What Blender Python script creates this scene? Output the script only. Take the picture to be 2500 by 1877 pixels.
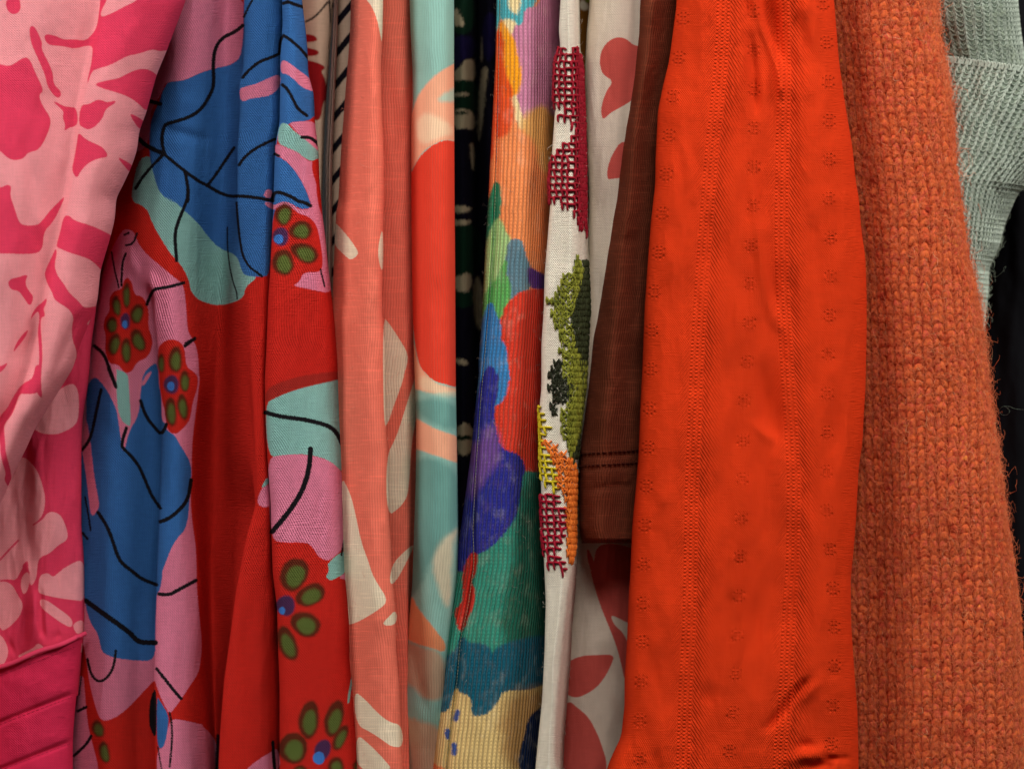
import bpy, math
import numpy as np

# ------------------------------------------------------------------ camera, world, lamps, exposure
SC = bpy.context.scene
for o in list(bpy.data.objects):
    bpy.data.objects.remove(o)
COL = SC.collection
W_PX, H_PX = 2500.0, 1877.0          # size of the photograph that the outlines were measured in
S = 0.44 / W_PX                      # metres per photograph pixel on the front plane of the rack
D = 0.55                             # lens to front plane
ZC = 1.20                            # height of the picture's centre above the shop floor
cam = bpy.data.cameras.new('camera')
cam.sensor_width = 36.0
cam.lens = 36.0 * D / 0.44
cam.clip_start, cam.clip_end = 0.01, 20.0
cam.dof.use_dof = True
cam.dof.focus_distance = D + 0.002
cam.dof.aperture_fstop = 7.0
camo = bpy.data.objects.new('camera', cam)
COL.objects.link(camo)
camo.location = (0, -D, ZC)
camo.rotation_euler = (math.pi / 2, 0, 0)
SC.camera = camo
wd = bpy.data.worlds.new('World')
SC.world = wd
wd.use_nodes = True
wd.node_tree.nodes['Background'].inputs['Color'].default_value = (1.0, 0.9, 0.78, 1)
wd.node_tree.nodes['Background'].inputs['Strength'].default_value = 0.02


def area(name, loc, aim, sx, sy, watts, col):
    l = bpy.data.lights.new(name, 'AREA')
    l.shape = 'RECTANGLE'
    l.size, l.size_y, l.energy, l.color = sx, sy, watts, col
    o = bpy.data.objects.new(name, l)
    COL.objects.link(o)
    o.location = loc
    v = np.array(aim, float) - np.array(loc, float)
    from mathutils import Vector
    o.rotation_euler = Vector(v).to_track_quat('-Z', 'Y').to_euler()
    return o


area('ceiling_lamp', (-0.85, -0.58, ZC + 0.80), (0, 0.02, ZC + 0.08), 0.42, 0.30, 8.6, (1.0, 0.95, 0.875))
area('ceiling_lamp', (0.06, -0.80, ZC + 0.92), (0, 0, ZC + 0.1), 0.45, 0.30, 8.6, (1.0, 0.95, 0.875))
area('ceiling_lamp', (0.90, -0.58, ZC + 0.80), (0, 0.02, ZC + 0.08), 0.42, 0.30, 9.4, (1.0, 0.95, 0.875))
SC.view_settings.view_transform = 'Standard'
SC.view_settings.look = 'None'
SC.view_settings.exposure = 0.22
SC.view_settings.gamma = 1.0

# ------------------------------------------------------------------ measuring helpers
ORG = dict(A=(0, 0), B=(0, 450), C=(0, 900), D=(0, 1377), E=(400, 0), F=(400, 450), G=(400, 900), H=(400, 1377),
           I=(800, 0), J=(800, 450), K=(800, 900), L=(800, 1377), M=(1200, 0), N=(1200, 450), O=(1200, 900),
           P=(1200, 1377), Q=(1550, 0), R=(1550, 450), S=(1550, 900), T=(1550, 1377), U=(2000, 0), V=(2000, 450),
           W=(2000, 900), X=(2000, 1377))
KC = 500.0 / 1661.0
RNG = np.random.default_rng(7)


def pts(spec):
    """'A 10,20 30,40 B 5,6' -> photograph pixels; a letter names the measuring tile; Z = plain pixels"""
    out, org, k = [], (0, 0), 1.0
    for tok in spec.split():
        if tok.isalpha():
            if tok == 'Z':
                org, k = (0, 0), 1.0
            else:
                org, k = ORG[tok], KC
        else:
            x, y = tok.split(',')
            out.append((org[0] + float(x) * k, org[1] + float(y) * k))
    return np.array(out)


def line(spec, smooth=28.0, dx=0.0):
    p = pts(spec)
    p = p[np.argsort(p[:, 1], kind='stable')]

    def f(y):
        y = np.asarray(y, float)
        o = 0
        ws = ((-1.0, .15), (-.5, .22), (0, .26), (.5, .22), (1.0, .15))
        for s_, w_ in ws:
            o = o + w_ * np.interp(y + s_ * smooth, p[:, 1], p[:, 0])
        return o + dx
    return f


def fn(v):
    if callable(v):
        return v
    if isinstance(v, (list, tuple)):
        ys = [a for a, b in v]
        ds = [b for a, b in v]

        def g(y):
            o = 0
            for s_ in (-50, -20, 0, 20, 50):
                o = o + .2 * np.interp(np.asarray(y, float) + s_, ys, ds)
            return o
        return g
    return lambda y: np.full(np.shape(y), float(v))


def off(f, dx):
    return lambda y: fn(f)(y) + (fn(dx)(y) if not isinstance(dx, (int, float)) else dx)


def mixl(f, g, t):
    return lambda y: fn(f)(y) * (1 - t) + fn(g)(y) * t


def world(X, Y, d):
    k = (D + d) / D
    return np.stack([(X - W_PX / 2) * S * k, d, ZC - (Y - H_PX / 2) * S * k], -1)


def vnoise(x, y, seed=0):
    r = np.random.default_rng(seed)
    t = r.random((64, 64))
    xi, yi = np.floor(x).astype(int), np.floor(y).astype(int)
    fx, fy = x - xi, y - yi
    fx, fy = fx * fx * (3 - 2 * fx), fy * fy * (3 - 2 * fy)
    a, b = t[xi % 64, yi % 64], t[(xi + 1) % 64, yi % 64]
    c, e = t[xi % 64, (yi + 1) % 64], t[(xi + 1) % 64, (yi + 1) % 64]
    return (a * (1 - fx) + b * fx) * (1 - fy) + (c * (1 - fx) + e * fx) * fy - .5


def chaikin(p, closed=True, n=2):
    for _ in range(n):
        if closed:
            q = np.roll(p, -1, 0)
            p = np.stack([p * .75 + q * .25, p * .25 + q * .75], 1).reshape(-1, 2)
        else:
            a, b = p[:-1], p[1:]
            m = np.stack([a * .75 + b * .25, a * .25 + b * .75], 1).reshape(-1, 2)
            p = np.concatenate([p[:1], m, p[-1:]])
    return p


CL = 24.0


def seg_dist(px, py, p, closed):
    q = np.roll(p, -1, 0) if closed else p[1:]
    a = p if closed else p[:-1]
    best = np.full(px.shape, 1e9)
    ins = np.zeros(px.shape, bool)
    for (x0, y0), (x1, y1) in zip(a, q):
        dx, dy = x1 - x0, y1 - y0
        t = np.clip(((px - x0) * dx + (py - y0) * dy) / (dx * dx + dy * dy + 1e-9), 0, 1)
        best = np.minimum(best, (px - x0 - t * dx) ** 2 + (py - y0 - t * dy) ** 2)
        if closed and y0 != y1:
            c = (y0 > py) != (y1 > py)
            ins ^= c & (px < dx * (py - y0) / (dy) + x0)
    return np.sqrt(best), ins


def sdf_layer(px, py, shapes):
    """signed distance (positive inside) to a set of printed shapes, in photograph pixels"""
    out = np.full(px.shape, -CL)
    for sh in shapes:
        kind = sh[0]
        if kind == 'poly':
            p = chaikin(pts(sh[1]), True, 2)
            wdt = 0
        elif kind == 'line':
            p = chaikin(pts(sh[1]), False, 2)
            wdt = sh[2] * KC
        else:                                  # ellipse: tile, cx, cy, rx, ry, degrees
            _, t, cx, cy, rx, ry, an = sh
            c = pts('%s %f,%f' % (t, cx, cy))[0]
            rx, ry, an = rx * KC, ry * KC, math.radians(an)
            th = np.linspace(0, 2 * math.pi, 21)[:-1]
            ex, ey = rx * np.cos(th), ry * np.sin(th) * (1 + .12 * np.cos(th))
            p = np.stack([c[0] + ex * math.cos(an) - ey * math.sin(an), c[1] + ex * math.sin(an) + ey * math.cos(an)], 1)
            wdt = 0
        m = wdt + CL
        lo, hi = p.min(0) - m, p.max(0) + m
        k = np.nonzero((px > lo[0]) & (px < hi[0]) & (py > lo[1]) & (py < hi[1]))[0]
        if not len(k):
            continue
        dd, ins = seg_dist(px[k], py[k], p, kind != 'line')
        sd = wdt - dd if kind == 'line' else np.where(ins, dd, -dd)
        out[k] = np.maximum(out[k], np.clip(sd, -CL, CL))
    return out


# ------------------------------------------------------------------ materials
def lin(c):
    o = []
    for v in c:
        v = v / 255.0
        o.append(v / 12.92 if v <= .04045 else ((v + .055) / 1.055) ** 2.4)
    return (o[0], o[1], o[2], 1.0)


class NT:
    def __init__(self, name):
        self.m = bpy.data.materials.new(name)
        self.m.use_nodes = True
        self.t = self.m.node_tree
        self.b = self.t.nodes['Principled BSDF']

    def new(self, typ, **kw):
        n = self.t.nodes.new(typ)
        for k, v in kw.items():
            setattr(n, k, v)
        return n

    def put(self, sock, v):
        if hasattr(v, 'is_output'):
            self.t.links.new(v, sock)
        else:
            sock.default_value = v

    def math(self, op, a, b=None, c=None):
        n = self.new('ShaderNodeMath', operation=op)
        self.put(n.inputs[0], a)
        if b is not None:
            self.put(n.inputs[1], b)
        if c is not None:
            self.put(n.inputs[2], c)
        return n.outputs[0]

    def attr(self, name):
        return self.new('ShaderNodeAttribute', attribute_name=name).outputs['Fac']

    def noise(self, vec, scale, detail=2.0, rough=.5):
        n = self.new('ShaderNodeTexNoise')
        self.put(n.inputs['Vector'], vec)
        n.inputs['Scale'].default_value = scale
        n.inputs['Detail'].default_value = detail
        n.inputs['Roughness'].default_value = rough
        return n.outputs['Fac']

    def vec(self, x, y, z=0.0):
        n = self.new('ShaderNodeCombineXYZ')
        self.put(n.inputs[0], x)
        self.put(n.inputs[1], y)
        self.put(n.inputs[2], z)
        return n.outputs[0]

    def mix(self, f, a, b, mode='MIX'):
        n = self.new('ShaderNodeMix', data_type='RGBA', blend_type=mode)
        self.put(n.inputs['Factor'], f)
        self.put(n.inputs['A'], a)
        self.put(n.inputs['B'], b)
        return n.outputs['Result']

    def ramp(self, v, a, b, lo=0.0, hi=1.0, smooth=True):
        n = self.new('ShaderNodeMapRange', interpolation_type='SMOOTHSTEP' if smooth else 'LINEAR')
        self.put(n.inputs['Value'], v)
        n.inputs['From Min'].default_value = a
        n.inputs['From Max'].default_value = b
        n.inputs['To Min'].default_value = lo
        n.inputs['To Max'].default_value = hi
        return n.outputs['Result']


def fabric(name, base, layers=(), kind='weave', w=5.0, h=5.0, bump=.5, slub=.10, mottle=.10, core=0.0,
           sheen=.15, rough=.85, jit=1.2, spec=.25, relief=.00025, custom=None, wash=0.0, streak=0.0, tone=.10, ragged=0.0, grow=0.0, course=.34):
    """cloth: printed layers (signed distances stored on the mesh) over a base dye, with a weave or knit relief"""
    t = NT(name)
    uv = t.new('ShaderNodeUVMap', uv_map='UVMap').outputs[0]
    sep = t.new('ShaderNodeSeparateXYZ')
    t.put(sep.inputs[0], uv)
    u, v = sep.outputs[0], sep.outputs[1]            # one unit = 100 photograph pixels of cloth
    # thread relief
    if kind == 'weave':
        a = t.math('SINE', t.math('MULTIPLY', u, math.pi * 200 / w))
        b = t.math('SINE', t.math('MULTIPLY', v, math.pi * 200 / h))
        ht = t.math('MULTIPLY_ADD', t.math('MULTIPLY', a, b), .5, .5)
    elif kind == 'twill':
        a = t.math('SINE', t.math('MULTIPLY', t.math('ADD', u, v), math.pi * 200 / w))
        b = t.math('SINE', t.math('MULTIPLY', u, 2 * math.pi * 100 / h))
        ht = t.math('MULTIPLY_ADD', t.math('ADD', a, t.math('MULTIPLY', b, .4)), .35, .5)
    else:                                             # knit: columns of leaning legs
        fu = t.math('FRACT', t.math('MULTIPLY', u, 100 / w))
        aa = t.math('MULTIPLY', t.math('ABSOLUTE', t.math('SUBTRACT', fu, .5)), 2.0)
        hx = t.math('SUBTRACT', 1.0, t.math('POWER', aa, 2.5))
        ph = t.math('ADD', t.math('MULTIPLY', v, 100 / h), t.math('MULTIPLY', aa, .7))
        hv = t.math('ABSOLUTE', t.math('SINE', t.math('MULTIPLY', ph, math.pi)))
        ht = t.math('MULTIPLY', hx, t.math('MULTIPLY_ADD', hv, course, 1 - course))
    if kind != 'knit':
        irr = t.math('ADD', t.noise(t.vec(t.math('MULTIPLY', u, 3.0), t.math('MULTIPLY', v, 26.0)), 1.0, 2.0, .6), t.noise(t.vec(t.math('MULTIPLY', u, 26.0), t.math('MULTIPLY', v, 3.0)), 1.0, 2.0, .6))
        ht = t.math('ADD', t.math('MULTIPLY', ht, .8), t.math('MULTIPLY', t.math('SUBTRACT', irr, 1.0), .9))
    if custom:
        ht = custom(t, u, v, ht)
    # dye
    col = lin(base)
    nz = t.math('SUBTRACT', t.noise(uv, 28.0, 1.0), .5)
    njit = t.math('MULTIPLY', nz, jit * 2.2)
    if ragged:
        njit = t.math('ADD', njit, t.math('MULTIPLY', t.math('SUBTRACT', t.noise(t.vec(t.math('MULTIPLY', u, 1.6), t.math('MULTIPLY', v, .8)), 9.0, 3.0, .6), .5), ragged * 2))
    for item in layers:
        c, an, soft = item[:3]
        sd = t.attr(an)
        if soft > 4:
            big = t.math('SUBTRACT', t.noise(uv, 3.2, 3.0, .6), .5)
            sd = t.math('ADD', sd, t.math('MULTIPLY', big, soft * 1.6))
        f = t.ramp(t.math('ADD', sd, t.math('ADD', njit, grow)), -soft, soft)
        if len(item) > 3:
            f = t.math('MULTIPLY', f, item[3])
        col = t.mix(f, col, lin(c))
    if wash:
        wn = t.noise(t.vec(t.math('MULTIPLY', u, 1.0), t.math('MULTIPLY', v, .8), 3.0), 2.6, 4.0, .6)
        col = t.mix(t.math('MULTIPLY', t.ramp(wn, .5, .75), wash), col, lin((250, 240, 215)))
    if core:                                          # undyed yarn glinting between the wales
        fe = t.ramp(aa, .82, 1.0)
        col = t.mix(t.math('MULTIPLY', fe, core), col, lin((235, 225, 205)))
    hs = t.noise(t.vec(t.math('MULTIPLY', u, .9), t.math('MULTIPLY', v, 17.0)), 2.2, 3.0)
    vs = t.noise(t.vec(t.math('MULTIPLY', u, 17.0), t.math('MULTIPLY', v, .9)), 2.2, 3.0)
    sl = t.math('ADD', t.math('SUBTRACT', hs, .5), t.math('MULTIPLY', t.math('SUBTRACT', vs, .5), .6))
    if kind == 'knit':
        sl = t.math('MULTIPLY', sl, .5)
    fine = t.math('SUBTRACT', t.noise(uv, 45.0, 2.0, .7), .5)
    big = t.math('SUBTRACT', t.noise(uv, 1.4, 3.0), .5)
    gain = t.math('ADD', t.math('MULTIPLY_ADD', sl, slub * 2, 1.0),
                  t.math('ADD', t.math('MULTIPLY', fine, mottle * 2.2), t.math('MULTIPLY', big, mottle)))
    if not custom:                                     # thread crowns lighter, gaps darker: relief shading put into the colour
        gain = t.math('ADD', gain, t.math('MULTIPLY', t.math('SUBTRACT', ht, .45), tone * 2))
    if streak:                                         # thick places in a slub yarn
        sk = t.noise(t.vec(t.math('MULTIPLY', u, .8), t.math('MULTIPLY', v, 14.0)), 1.3, 2.0, .6)
        gain = t.math('ADD', gain, t.math('MULTIPLY', t.math('SUBTRACT', t.ramp(sk, .52, .68), .25), streak))
    hsv = t.new('ShaderNodeHueSaturation')
    t.put(hsv.inputs['Color'], col)
    t.put(hsv.inputs['Value'], gain)
    b = t.b
    t.put(b.inputs['Base Color'], hsv.outputs[0])
    b.inputs['Roughness'].default_value = rough
    b.inputs['Specular IOR Level'].default_value = spec * .4
    b.inputs['Sheen Weight'].default_value = sheen * .35
    b.inputs['Sheen Roughness'].default_value = .4
    t.put(b.inputs['Sheen Tint'], hsv.outputs[0])
    bn = t.new('ShaderNodeBump')
    bn.inputs['Strength'].default_value = bump
    bn.inputs['Distance'].default_value = relief
    t.put(bn.inputs['Height'], t.math('ADD', ht, t.math('ADD', t.math('MULTIPLY', sl, .12 if kind == 'knit' else .5), t.math('MULTIPLY', fine, .25 if kind == 'knit' else .5))))
    t.put(b.inputs['Normal'], bn.outputs[0])
    return t.m


def yarn(name, cols, scale, rough=.9, sheen=.3, vary=.25):
    t = NT(name)
    g = t.new('ShaderNodeTexCoord').outputs['Object']
    n = t.noise(g, scale, 3.0, .65)
    r = t.new('ShaderNodeValToRGB')
    r.color_ramp.elements[0].position, r.color_ramp.elements[1].position = .30, .70
    r.color_ramp.elements[0].color, r.color_ramp.elements[1].color = lin(cols[0]), lin(cols[-1])
    for i, c in enumerate(cols[1:-1]):
        e = r.color_ramp.elements.new(.30 + .40 * (i + 1) / (len(cols) - 1))
        e.color = lin(c)
    t.put(r.inputs[0], n)
    f = t.noise(g, scale * 9, 2.0, .7)
    hsv = t.new('ShaderNodeHueSaturation')
    t.put(hsv.inputs['Color'], r.outputs[0])
    t.put(hsv.inputs['Value'], t.math('MULTIPLY_ADD', t.math('SUBTRACT', f, .5), vary * 2, 1.0))
    t.put(t.b.inputs['Base Color'], hsv.outputs[0])
    t.b.inputs['Roughness'].default_value = rough
    t.b.inputs['Specular IOR Level'].default_value = .15
    t.b.inputs['Sheen Weight'].default_value = sheen * .4
    t.put(t.b.inputs['Sheen Tint'], hsv.outputs[0])
    bn = t.new('ShaderNodeBump')
    bn.inputs['Strength'].default_value = .6
    bn.inputs['Distance'].default_value = .0003
    t.put(bn.inputs['Height'], f)
    t.put(t.b.inputs['Normal'], bn.outputs[0])
    return t.m


# ------------------------------------------------------------------ objects
def thing(name, label, cat, X, group=None):
    o = bpy.data.objects.new(name, None)
    o.empty_display_size = .02
    COL.objects.link(o)
    o.location = ((X - W_PX / 2) * S, .05, ZC - .24)
    o['label'], o['category'] = label, cat
    if group:
        o['group'] = group
    return o


def mesh(name, V, F, mat, parent=None, uv=None, attrs=None, smooth=True, label=None, kind=None):
    me = bpy.data.meshes.new(name)
    V = np.ascontiguousarray(V, np.float32)
    F = np.ascontiguousarray(F, np.int32)
    n, k = F.shape
    me.vertices.add(len(V))
    me.vertices.foreach_set('co', V.ravel())
    me.loops.add(n * k)
    me.loops.foreach_set('vertex_index', F.ravel())
    me.polygons.add(n)
    me.polygons.foreach_set('loop_start', np.arange(0, n * k, k, dtype=np.int32))
    if smooth:
        me.polygons.foreach_set('use_smooth', np.ones(n, bool))
    me.update(calc_edges=True)
    if uv is not None:
        l = me.uv_layers.new(name='UVMap')
        l.data.foreach_set('uv', np.ascontiguousarray(uv[F.ravel()], np.float32).ravel())
    for an, av in (attrs or {}).items():
        a = me.attributes.new(an, 'FLOAT', 'POINT')
        a.data.foreach_set('value', np.ascontiguousarray(av, np.float32))
    me.materials.append(mat)
    o = bpy.data.objects.new(name, me)
    COL.objects.link(o)
    if parent:
        o.parent = parent
        o.location = -parent.location
    if label:
        o['label'] = label
    if kind:
        o['kind'] = kind
    return o


def tubes(P, R, sides=6):
    """P (N,K,3) centre lines, R (N,K) or (K,) radii in metres -> verts, quads"""
    N, K, _ = P.shape
    R = np.broadcast_to(R, (N, K))
    T = np.gradient(P, axis=1)
    T /= np.linalg.norm(T, axis=2, keepdims=True) + 1e-12
    ref = np.array([.05, 1.0, .03])
    b = np.cross(T, ref)
    b /= np.linalg.norm(b, axis=2, keepdims=True) + 1e-12
    n = np.cross(b, T)
    th = np.arange(sides) * 2 * math.pi / sides
    V = (P[:, :, None, :] + R[:, :, None, None] * (np.cos(th)[None, None, :, None] * n[:, :, None, :] +
                                                   np.sin(th)[None, None, :, None] * b[:, :, None, :]))
    idx = np.arange(N * K * sides).reshape(N, K, sides)
    a = idx[:, :-1]
    c = idx[:, 1:]
    F = np.stack([a, np.roll(a, -1, 2), np.roll(c, -1, 2), c], -1).reshape(-1, 4)
    return V.reshape(-1, 3), F


class Surf:
    def at(self, u, y, lift=0.0):
        """world points at arc position u (pixels from the first front line), height y, lifted off the cloth"""
        sh = u.shape
        u, y = u.ravel(), y.ravel()
        lift = np.broadcast_to(lift, sh).ravel()
        out = np.zeros((len(u), 3))
        nx = np.zeros((len(u), 2))
        ri = np.clip(np.searchsorted(self.ys, y), 1, len(self.ys) - 1)
        order = np.argsort(ri, kind='stable')
        bounds = np.nonzero(np.diff(ri[order]))[0] + 1
        for g in np.split(order, bounds):
            r = ri[g[0]]
            A = self.arc[r]
            p = np.stack([np.interp(u[g], A, self.P[r, :, k]) for k in range(3)], -1)
            nn = np.stack([np.interp(u[g], A, self.N[r, :, k]) for k in range(3)], -1)
            p[:, 2] = np.interp(u[g], A, self.P[r, :, 2]) - (y[g] - self.ys[r]) * S
            nn /= np.linalg.norm(nn, axis=1, keepdims=True) + 1e-12
            out[g] = p + nn * lift[g, None]
            nx[g, 0] = np.interp(u[g], A, self.X[r])
            nx[g, 1] = y[g]
        self.last_px = nx.reshape(sh + (2,))
        return out.reshape(sh + (3,))


def spline(Q, counts):
    """centripetal Catmull-Rom through Q (rows,K,2); counts per segment -> (rows,cols,2), segment of each column"""
    R, K, _ = Q.shape
    Qx = np.concatenate([2 * Q[:, :1] - Q[:, 1:2], Q, 2 * Q[:, -1:] - Q[:, -2:-1]], 1)
    out, sg = [], []
    for k in range(K - 1):
        p0, p1, p2, p3 = (Qx[:, k + i] for i in range(4))
        d01 = np.sqrt(np.linalg.norm(p1 - p0, axis=1) + 1e-6)
        d12 = np.sqrt(np.linalg.norm(p2 - p1, axis=1) + 1e-6)
        d23 = np.sqrt(np.linalg.norm(p3 - p2, axis=1) + 1e-6)
        t0 = np.zeros(R)
        t1 = d01
        t2 = t1 + d12
        t3 = t2 + d23
        n = counts[k]
        for j in range(n):
            t = (t1 + (t2 - t1) * j / n)[:, None]
            T0, T1, T2, T3 = t0[:, None], t1[:, None], t2[:, None], t3[:, None]
            A1 = (T1 - t) / (T1 - T0) * p0 + (t - T0) / (T1 - T0) * p1
            A2 = (T2 - t) / (T2 - T1) * p1 + (t - T1) / (T2 - T1) * p2
            A3 = (T3 - t) / (T3 - T2) * p2 + (t - T2) / (T3 - T2) * p3
            B1 = (T2 - t) / (T2 - T0) * A1 + (t - T0) / (T2 - T0) * A2
            B2 = (T3 - t) / (T3 - T1) * A2 + (t - T1) / (T3 - T1) * A3
            out.append((T2 - t) / (T2 - T1) * B1 + (t - T1) / (T2 - T1) * B2)
            sg.append(k)
    out.append(Q[:, -1])
    sg.append(K - 2)
    return np.stack(out, 1), np.array(sg)


WALL_L = [(7, .018), (13, .06), (16, .13)]
WALL_R = [(-7, .018), (-13, .06), (-16, .13)]
LAYERS = {}


def cloth(name, parent, lines, mat, layers=None, left=WALL_L, right=WALL_R, y0=-330, y1=2200, step=3.4,
          crumple=(.9, 90, 260), wr=(), shear=0.0, xref=0.0, extra=None, hem=None, seed=1, label=None, pleat=0.0):
    inner = np.arange(max(y0, -12), min(y1, 1890) + .1, step)
    ys = np.concatenate([np.arange(y0, inner[0] - 1, 22), inner, np.arange(inner[-1] + 22, y1 + 22, 22) if y1 > 1900 else []])
    R = len(ys)
    fr = np.stack([np.stack([fn(fx)(ys), fn(fd)(ys) / S], -1) for fx, fd in lines], 1)
    lw = np.stack([fr[:, 0] + np.array([dx, dd / S]) for dx, dd in left], 1)[:, ::-1]
    rw = np.stack([fr[:, -1] + np.array([dx, dd / S]) for dx, dd in right], 1)
    Q = np.concatenate([lw, fr, rw], 1)
    nl, nf, nr = lw.shape[1], fr.shape[1], rw.shape[1]
    counts = []
    mid = (ys > -20) & (ys < 1900)
    for k in range(Q.shape[1] - 1):
        ch = np.linalg.norm(Q[mid, k + 1] - Q[mid, k], axis=1)
        m = np.percentile(ch, 85)
        front = nl <= k < nl + nf - 1
        counts.append(int(max(4, math.ceil(m / step))) if front else int(np.clip(m / (step * 4), 4, 40)))
    C, sg = spline(Q, counts)
    X, dd = C[..., 0], C[..., 1] * S
    c0 = int(np.nonzero(sg == nl)[0][0])
    cf = np.nonzero(sg == nl + nf - 2)[0]
    c1 = int(cf[-1]) + 1
    Y = ys[:, None] + shear * (X - xref)
    # gentle crumple of the cloth, fading into the side walls
    fade = np.ones(X.shape)
    fade[:, :c0] = .3
    fade[:, c1:] = .3
    amp, sx, sy = crumple
    dd = dd + fade * amp * .001 * (2 * vnoise(X / sx + 9, Y / sy + 5, seed) + .8 * vnoise(X / sx * 2.7, Y / sy * 2.1, seed + 1)
                                   + .35 * vnoise(X / sx * 6.1 + Y / sy * 2, Y / sy * 4.3, seed + 2) + .20 * vnoise(X / sx * 9 - Y / sy * 5, Y / sy * 9.3 + X / sx * 2, seed + 3))
    for spec, wdt, am in wr:
        p = chaikin(pts(spec), False, 2)
        k = np.nonzero((X.ravel() > p[:, 0].min() - 3 * wdt) & (X.ravel() < p[:, 0].max() + 3 * wdt)
                       & (Y.ravel() > p[:, 1].min() - 3 * wdt) & (Y.ravel() < p[:, 1].max() + 3 * wdt))[0]
        q, _ = seg_dist(X.ravel()[k], Y.ravel()[k], p, False)
        fl = dd.ravel().copy()
        e2 = np.minimum((X.ravel()[k] - p[0, 0]) ** 2 + (Y.ravel()[k] - p[0, 1]) ** 2, (X.ravel()[k] - p[-1, 0]) ** 2 + (Y.ravel()[k] - p[-1, 1]) ** 2)
        fl[k] += am * .001 * np.exp(-(q / wdt) ** 2) * (1 - np.exp(-e2 / (3.0 * wdt) ** 2)) * fade.ravel()[k]
        dd = fl.reshape(dd.shape)
    if hem:                                            # rolled lower edge
        q = np.clip((ys - (ys[-1] - hem)) / hem, 0, 1)[:, None]
        dd = dd + .006 * q ** 3
    arc = np.zeros(X.shape)
    st = np.sqrt(np.diff(X, axis=1) ** 2 + (np.diff(dd, axis=1) / S) ** 2)
    arc[:, 1:] = np.cumsum(st, axis=1)
    arc -= arc[:, c0:c0 + 1]
    Xp = X.copy()
    Xp[:, :c0] = X[:, c0:c0 + 1] - arc[:, :c0]
    Xp[:, c1:] = X[:, c1 - 1:c1] - (arc[:, c1:] - arc[:, c1 - 1:c1])
    Yp = np.abs(Y)
    Yp = np.where(Yp > H_PX, 2 * H_PX - Yp, Yp)
    P = world(X, Y, dd)
    nC = X.shape[1]
    idx = np.arange(R * nC).reshape(R, nC)
    nx = np.roll(idx, -1, 1)
    F = np.stack([idx[:-1], idx[1:], nx[1:], nx[:-1]], -1).reshape(-1, 4)
    attrs = {}
    if layers:
        fx, fy = Xp.ravel(), Yp.ravel()
        for an, shapes in layers.items():
            attrs[an] = sdf_layer(fx, fy, shapes)
    if extra:
        attrs.update(extra(Xp.ravel(), Yp.ravel()))
    uv = np.stack([arc.ravel() / 100, -Y.ravel() / 100], -1)
    o = mesh(name, P.reshape(-1, 3), F, mat, parent, uv, attrs, label=label)
    s = Surf()
    sl = slice(max(0, c0 - 6), min(nC, c1 + 6))
    s.ys, s.arc, s.P, s.X = ys, arc[:, sl], P[:, sl], X[:, sl]
    gu = np.gradient(s.P, axis=1)
    gv = np.gradient(s.P, axis=0)
    n = np.cross(gu, gv)
    n /= np.linalg.norm(n, axis=2, keepdims=True) + 1e-12
    if np.median(n[..., 1]) > 0:
        n = -n
    s.N = n
    s.w = float(np.median(arc[:, c1 - 1]))
    s.obj = o
    return s


def tube_part(name, parent, P, R, mat, sides=6, kind=None, label=None):
    V, F = tubes(P, R, sides)
    return mesh(name, V, F, mat, parent, label=label, kind=kind)


def fibres(name, parent, s, n, mat, ulo, uhi, ylo=-30, yhi=1900, length=14.0, rad=.35, out=.7, seed=3, curl=.55, K=7, lift0=1.0):
    """loose fibres standing off a knitted surface"""
    r = np.random.default_rng(seed)
    u = r.uniform(ulo, uhi, n)
    y = r.uniform(ylo, yhi, n)
    ln = length * r.lognormal(0, .45, n)
    an = r.uniform(0, 2 * math.pi, n)
    U = np.zeros((n, K))
    Yv = np.zeros((n, K))
    Lf = np.zeros((n, K))
    U[:, 0], Yv[:, 0] = u, y
    for k in range(1, K):
        an = an + r.normal(0, curl, n)
        stp = ln / (K - 1)
        U[:, k] = U[:, k - 1] + np.cos(an) * stp
        Yv[:, k] = Yv[:, k - 1] + np.sin(an) * stp
        Lf[:, k] = Lf[:, k - 1] + np.abs(r.normal(0, out, n)) * stp * (1.4 - k / K * 1.6)
    P = s.at(U, Yv, (np.maximum(Lf, 0) + lift0) * S)
    Rr = np.linspace(1, .4, K)[None] * rad * S * r.uniform(.6, 1.3, (n, 1))
    return tube_part(name, parent, P, Rr, mat, 3, kind='stuff')


def stitches(name, parent, s, ulist, ylist, mat, length=9.0, rad=1.3, lift=.8, horizontal=True, sag=1.0):
    """short threads of a seam lying on the cloth"""
    u, y = np.asarray(ulist, float), np.asarray(ylist, float)
    t = np.linspace(-.5, .5, 5)
    if horizontal:
        U = u[:, None] + t[None] * length
        Y = y[:, None] + 0 * t[None]
    else:
        U = u[:, None] + 0 * t[None]
        Y = y[:, None] + t[None] * length
    Lf = (lift + sag * (1 - (2 * t) ** 2))[None] * S + 0 * U
    P = s.at(U, Y, Lf)
    return tube_part(name, parent, P, np.array([.5, 1, 1, 1, .5]) * rad * S, mat, 5)


PO = lambda s: ('poly', s)
LI = lambda s, w=13: ('line', s, w)
EL = lambda t, x, y, rx, ry, a=0: ('ell', t, x, y, rx, ry, a)

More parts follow.
